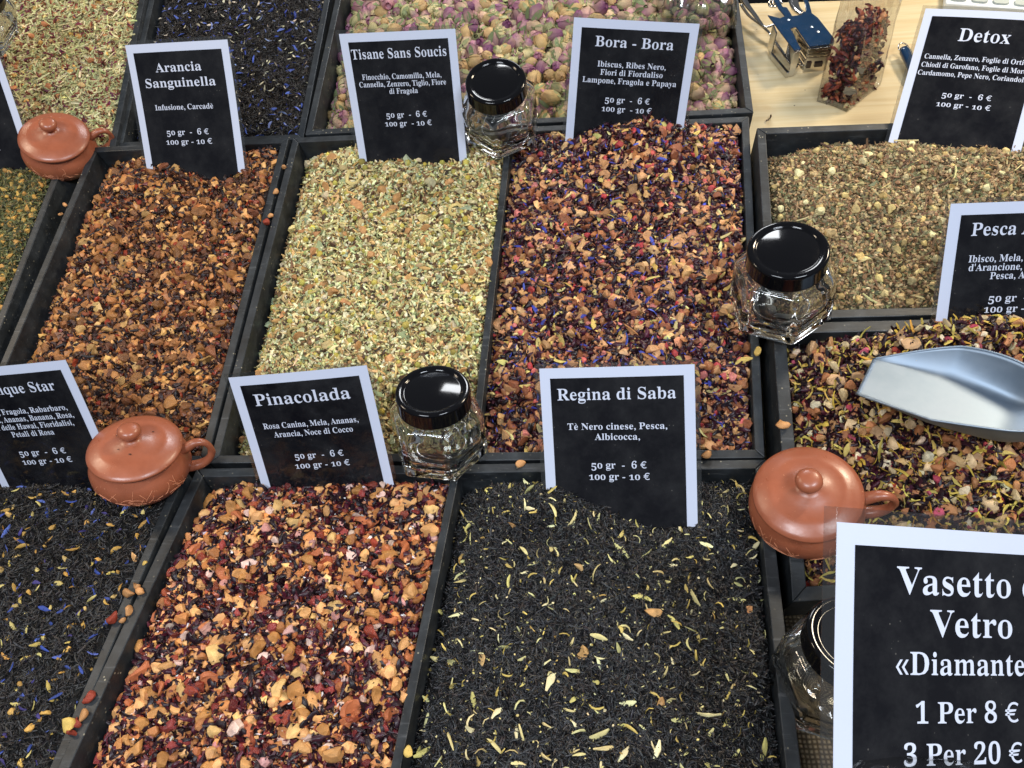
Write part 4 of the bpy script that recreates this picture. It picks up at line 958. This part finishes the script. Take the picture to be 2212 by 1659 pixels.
def ring_tool():
    r = root('key_tool', px(2090, 600, 0), 'small blue tool with a wire ring end lying beside the leaning sign', 'tool')
    a, b = px(2085, 610, .010), px(2260, 1000, .008); d = nz(b - a)
    me = tube('blue_grip', [a + d * x for x in (0, .004, .02, .06)], [.0052, .0060, .0056, .0050], 8, .8); child(me, 'blue_grip', M['blue'], r)
    c = px(2075, 600, .010); s = np.cross(nM, d)
    pts = [a + s * .0052 * 1.0 * math.cos(t) * -1 - d * (.0085 * math.sin(t)) for t in np.linspace(0, math.pi, 22)]
    child(tube('wire_ring', pts, .0007, 8), 'wire_ring', M['chrome'], r)
ring_tool()
def calculator():
    r = root('calculator', on(2120, 0, 'mid', TBL), 'white calculator with grey keys at the top right corner', 'calculator')
    q = [on(2034, 26, 'mid', TBL + .001), on(2300, 48, 'mid', TBL + .001), on(2330, -150, 'mid', TBL + .001), on(2052, -160, 'mid', TBL + .001)]
    o = child(prism('case', q, nM, .011), 'case', M['white_plastic'], r); bevel(o, .002, 3)
    e1, e2 = nz(q[1] - q[0]), nz(q[3] - q[0]); n0 = q[0] + nM * .0108
    km = None
    W1, H1 = np.linalg.norm(q[1] - q[0]), np.linalg.norm(q[3] - q[0])
    for j in range(4):
        for i in range(4):
            c = n0 + e1 * (.012 + .0205 * i) + e2 * (.008 + .0125 * j); poly = []
            for t in np.linspace(0, 2 * math.pi, 20, endpoint=False):
                cx_, sx_ = math.cos(t), math.sin(t); poly.append(c + e1 * .0078 * np.sign(cx_) * abs(cx_) ** .6 + e2 * .0042 * np.sign(sx_) * abs(sx_) ** .6)
            o = child(prism('key', poly, nM, .0022), 'key', M['key'], r); bevel(o, .0006)
    c = n0 + e1 * .105 + e2 * .012
    o = child(prism('dark_window', [c, c + e1 * .03, c + e1 * .03 + e2 * .012, c + e2 * .012], nM, .0012), 'dark_window', M['dark'], r)
    c = n0 + e1 * .091 + e2 * .012; child(prism('print_mark', [c, c + e1 * .005, c + e1 * .005 + e2 * .010, c + e2 * .010], nM, .0004), 'print_mark', M['blue'], r)
calculator()
# ------------------------------------------------------------------ crumpled wrap round the jar behind the big sign, and in front of it
def wrap(label, c, rad, axis, seed, squash=(1, 1, 1), name='plastic_wrap', cut=-1.0, rough=.16):
    """thin film pulled round something: a few big flat facets with sharp creases between them"""
    rs = np.random.default_rng(seed); b = bmesh.new(); bmesh.ops.create_icosphere(b, subdivisions=5, radius=1.)
    D = rs.normal(size=(46, 3)); D /= np.linalg.norm(D, axis=1)[:, None]; Lm = rs.uniform(1 - rough * 1.3, 1 + rough * .3, 46)
    R = frame(xA, axis)
    for v in b.verts:
        d = np.array(v.co.normalized()); k = D @ d; q = min(1.18, (Lm / np.maximum(k, .05)).min())
        v.co = Vector((d[0] * squash[0], d[1] * squash[1], d[2] * squash[2])) * rad * float(q)
    dele = [v for v in b.verts if v.co.z < cut * rad]
    bmesh.ops.delete(b, geom=dele, context='VERTS')
    me = bpy.data.meshes.new(name); b.to_mesh(me); b.free(); me.transform(R.to_4x4())
    o = link(name, me, M['wrap']); o.location = Vector(c); tag(o, label, 'plastic wrap'); return o
wrap('crumpled clear film wrapped round the jar behind the big sign', at(1868, 1458, .445), .041, nB, 4, (1.0, 1.15, .8), cut=-.7)
wrap('crumpled clear film bunched over the lower edge of the big sign', at(1975, 1735, .316), .024, wd([0, .8, -.6]), 9, (1.4, .9, .8), rough=.2)
# ------------------------------------------------------------------ stray bits fallen on rims and board
A_ = 'on the rims by the blue petal tea'; B_ = 'on the rims between dark infusion and pale herbs'
STR = [(281, 1280, 'bot', .0105, 'o', 'largest orange fruit piece ' + A_), (304, 1273, 'bot', .0095, 'o', 'orange piece nearest the Pinacolada heap, ' + A_), (292, 1266, 'bot', .0085, 'o', 'upper middle orange fruit piece ' + A_),
       (247, 1336, 'bot', .010, 'r', 'long red brown peel piece ' + A_), (279, 1321, 'bot', .008, 'o', 'tilted orange piece beside the red brown peel, ' + A_), (264, 1338, 'bot', .006, 'o', 'smallest orange piece ' + A_),
       (192, 1506, 'bot', .010, 'r', 'dark red rosehip piece atop the lower cluster ' + A_), (178, 1545, 'bot', .009, 'o', 'orange fruit piece under the dark red rosehip ' + A_), (146, 1568, 'bot', .011, 'y', 'big yellow fruit piece on the outer edge of the double rim'),
       (158, 1582, 'bot', .009, 'r', 'dark red piece next to the big yellow one on the double rim'), (165, 1560, 'bot', .008, 'r', 'small red piece between yellow and orange ones on the double rim'), (312, 1217, 'bot', .005, 'y', 'tiny yellow crumb of fruit alone on the double rim'),
       (884, 1622, 'bot', .008, 'y', 'pale yellow piece on the divider between fruit tea and black tea'), (594, 413, 'mid', .0085, 'o', 'topmost large orange piece ' + B_), (583, 463, 'mid', .008, 'o', 'second orange piece down ' + B_),
       (574, 482, 'mid', .010, 'r', 'dark red piece ' + B_), (612, 362, 'mid', .006, 'o', 'small orange piece near the tray corner ' + B_), (138, 443, 'mid', .007, 'o', 'orange fruit piece on the rim below the upper terracotta cup'),
       (131, 461, 'mid', .005, 'o', 'small orange crumb on the rim below the upper terracotta cup'), (1124, 1002, 'mid', .0085, 'o', 'orange fruit piece on the rim between jar and Regina sign'), (1640, 758, 'mid', .010, 'y', 'yellow flower piece on the rim below the jar by the spice mix'),
       (1525, 980, 'mid', .010, 'o', 'orange fruit piece on the rim right of the Regina sign'), (1690, 913, 'right', .011, 'o', 'orange fruit piece hanging over the rim of the scoop tray')]
pmx = {}
for kx, cols in (('o', [(206, 150, 96)]), ('r', [(150, 62, 44)]), ('y', [(214, 180, 96)])):
    l = []
    for i in range(4):
        pv, pf, sm = chunkhi(); l.append(meshfrom('fallen_fruit_piece', pv, pf, np.tile(np.append(lin(cols[0]), .45), (len(pv), 1)), True)); l[-1].materials.append(M['tea'])
    pmx[kx] = l
for i, (u, v, pl, s, kx, lb) in enumerate(STR):
    o = bpy.data.objects.new('fallen_fruit_piece', pmx[kx][i % 4]); COL.objects.link(o); P_ = on(u, v, pl, s * .22); o.location = Vector(P_); s *= .85; o.scale = (s, s, s); o.rotation_euler = (rng.normal() * .3, rng.normal() * .3, rng.uniform(0, 6))
    tag(o, lb, 'fruit piece', 'fruit pieces fallen on the black rims')
pv, pf, sm = p_strip(4, .8, 2.5, 2.); me = meshfrom('tea_crumb', pv, pf, np.tile(np.append(lin((58, 32, 30)), .6), (len(pv), 1)), True); me.materials.append(M['tea'])
o = link('tea_crumb', me); o.location = Vector(on(1661, 255, 'mid', TBL + .003)); o.scale = (.008,) * 3; tag(o, 'dark curled tea crumb on the pine board near the tray corner', 'crumb')
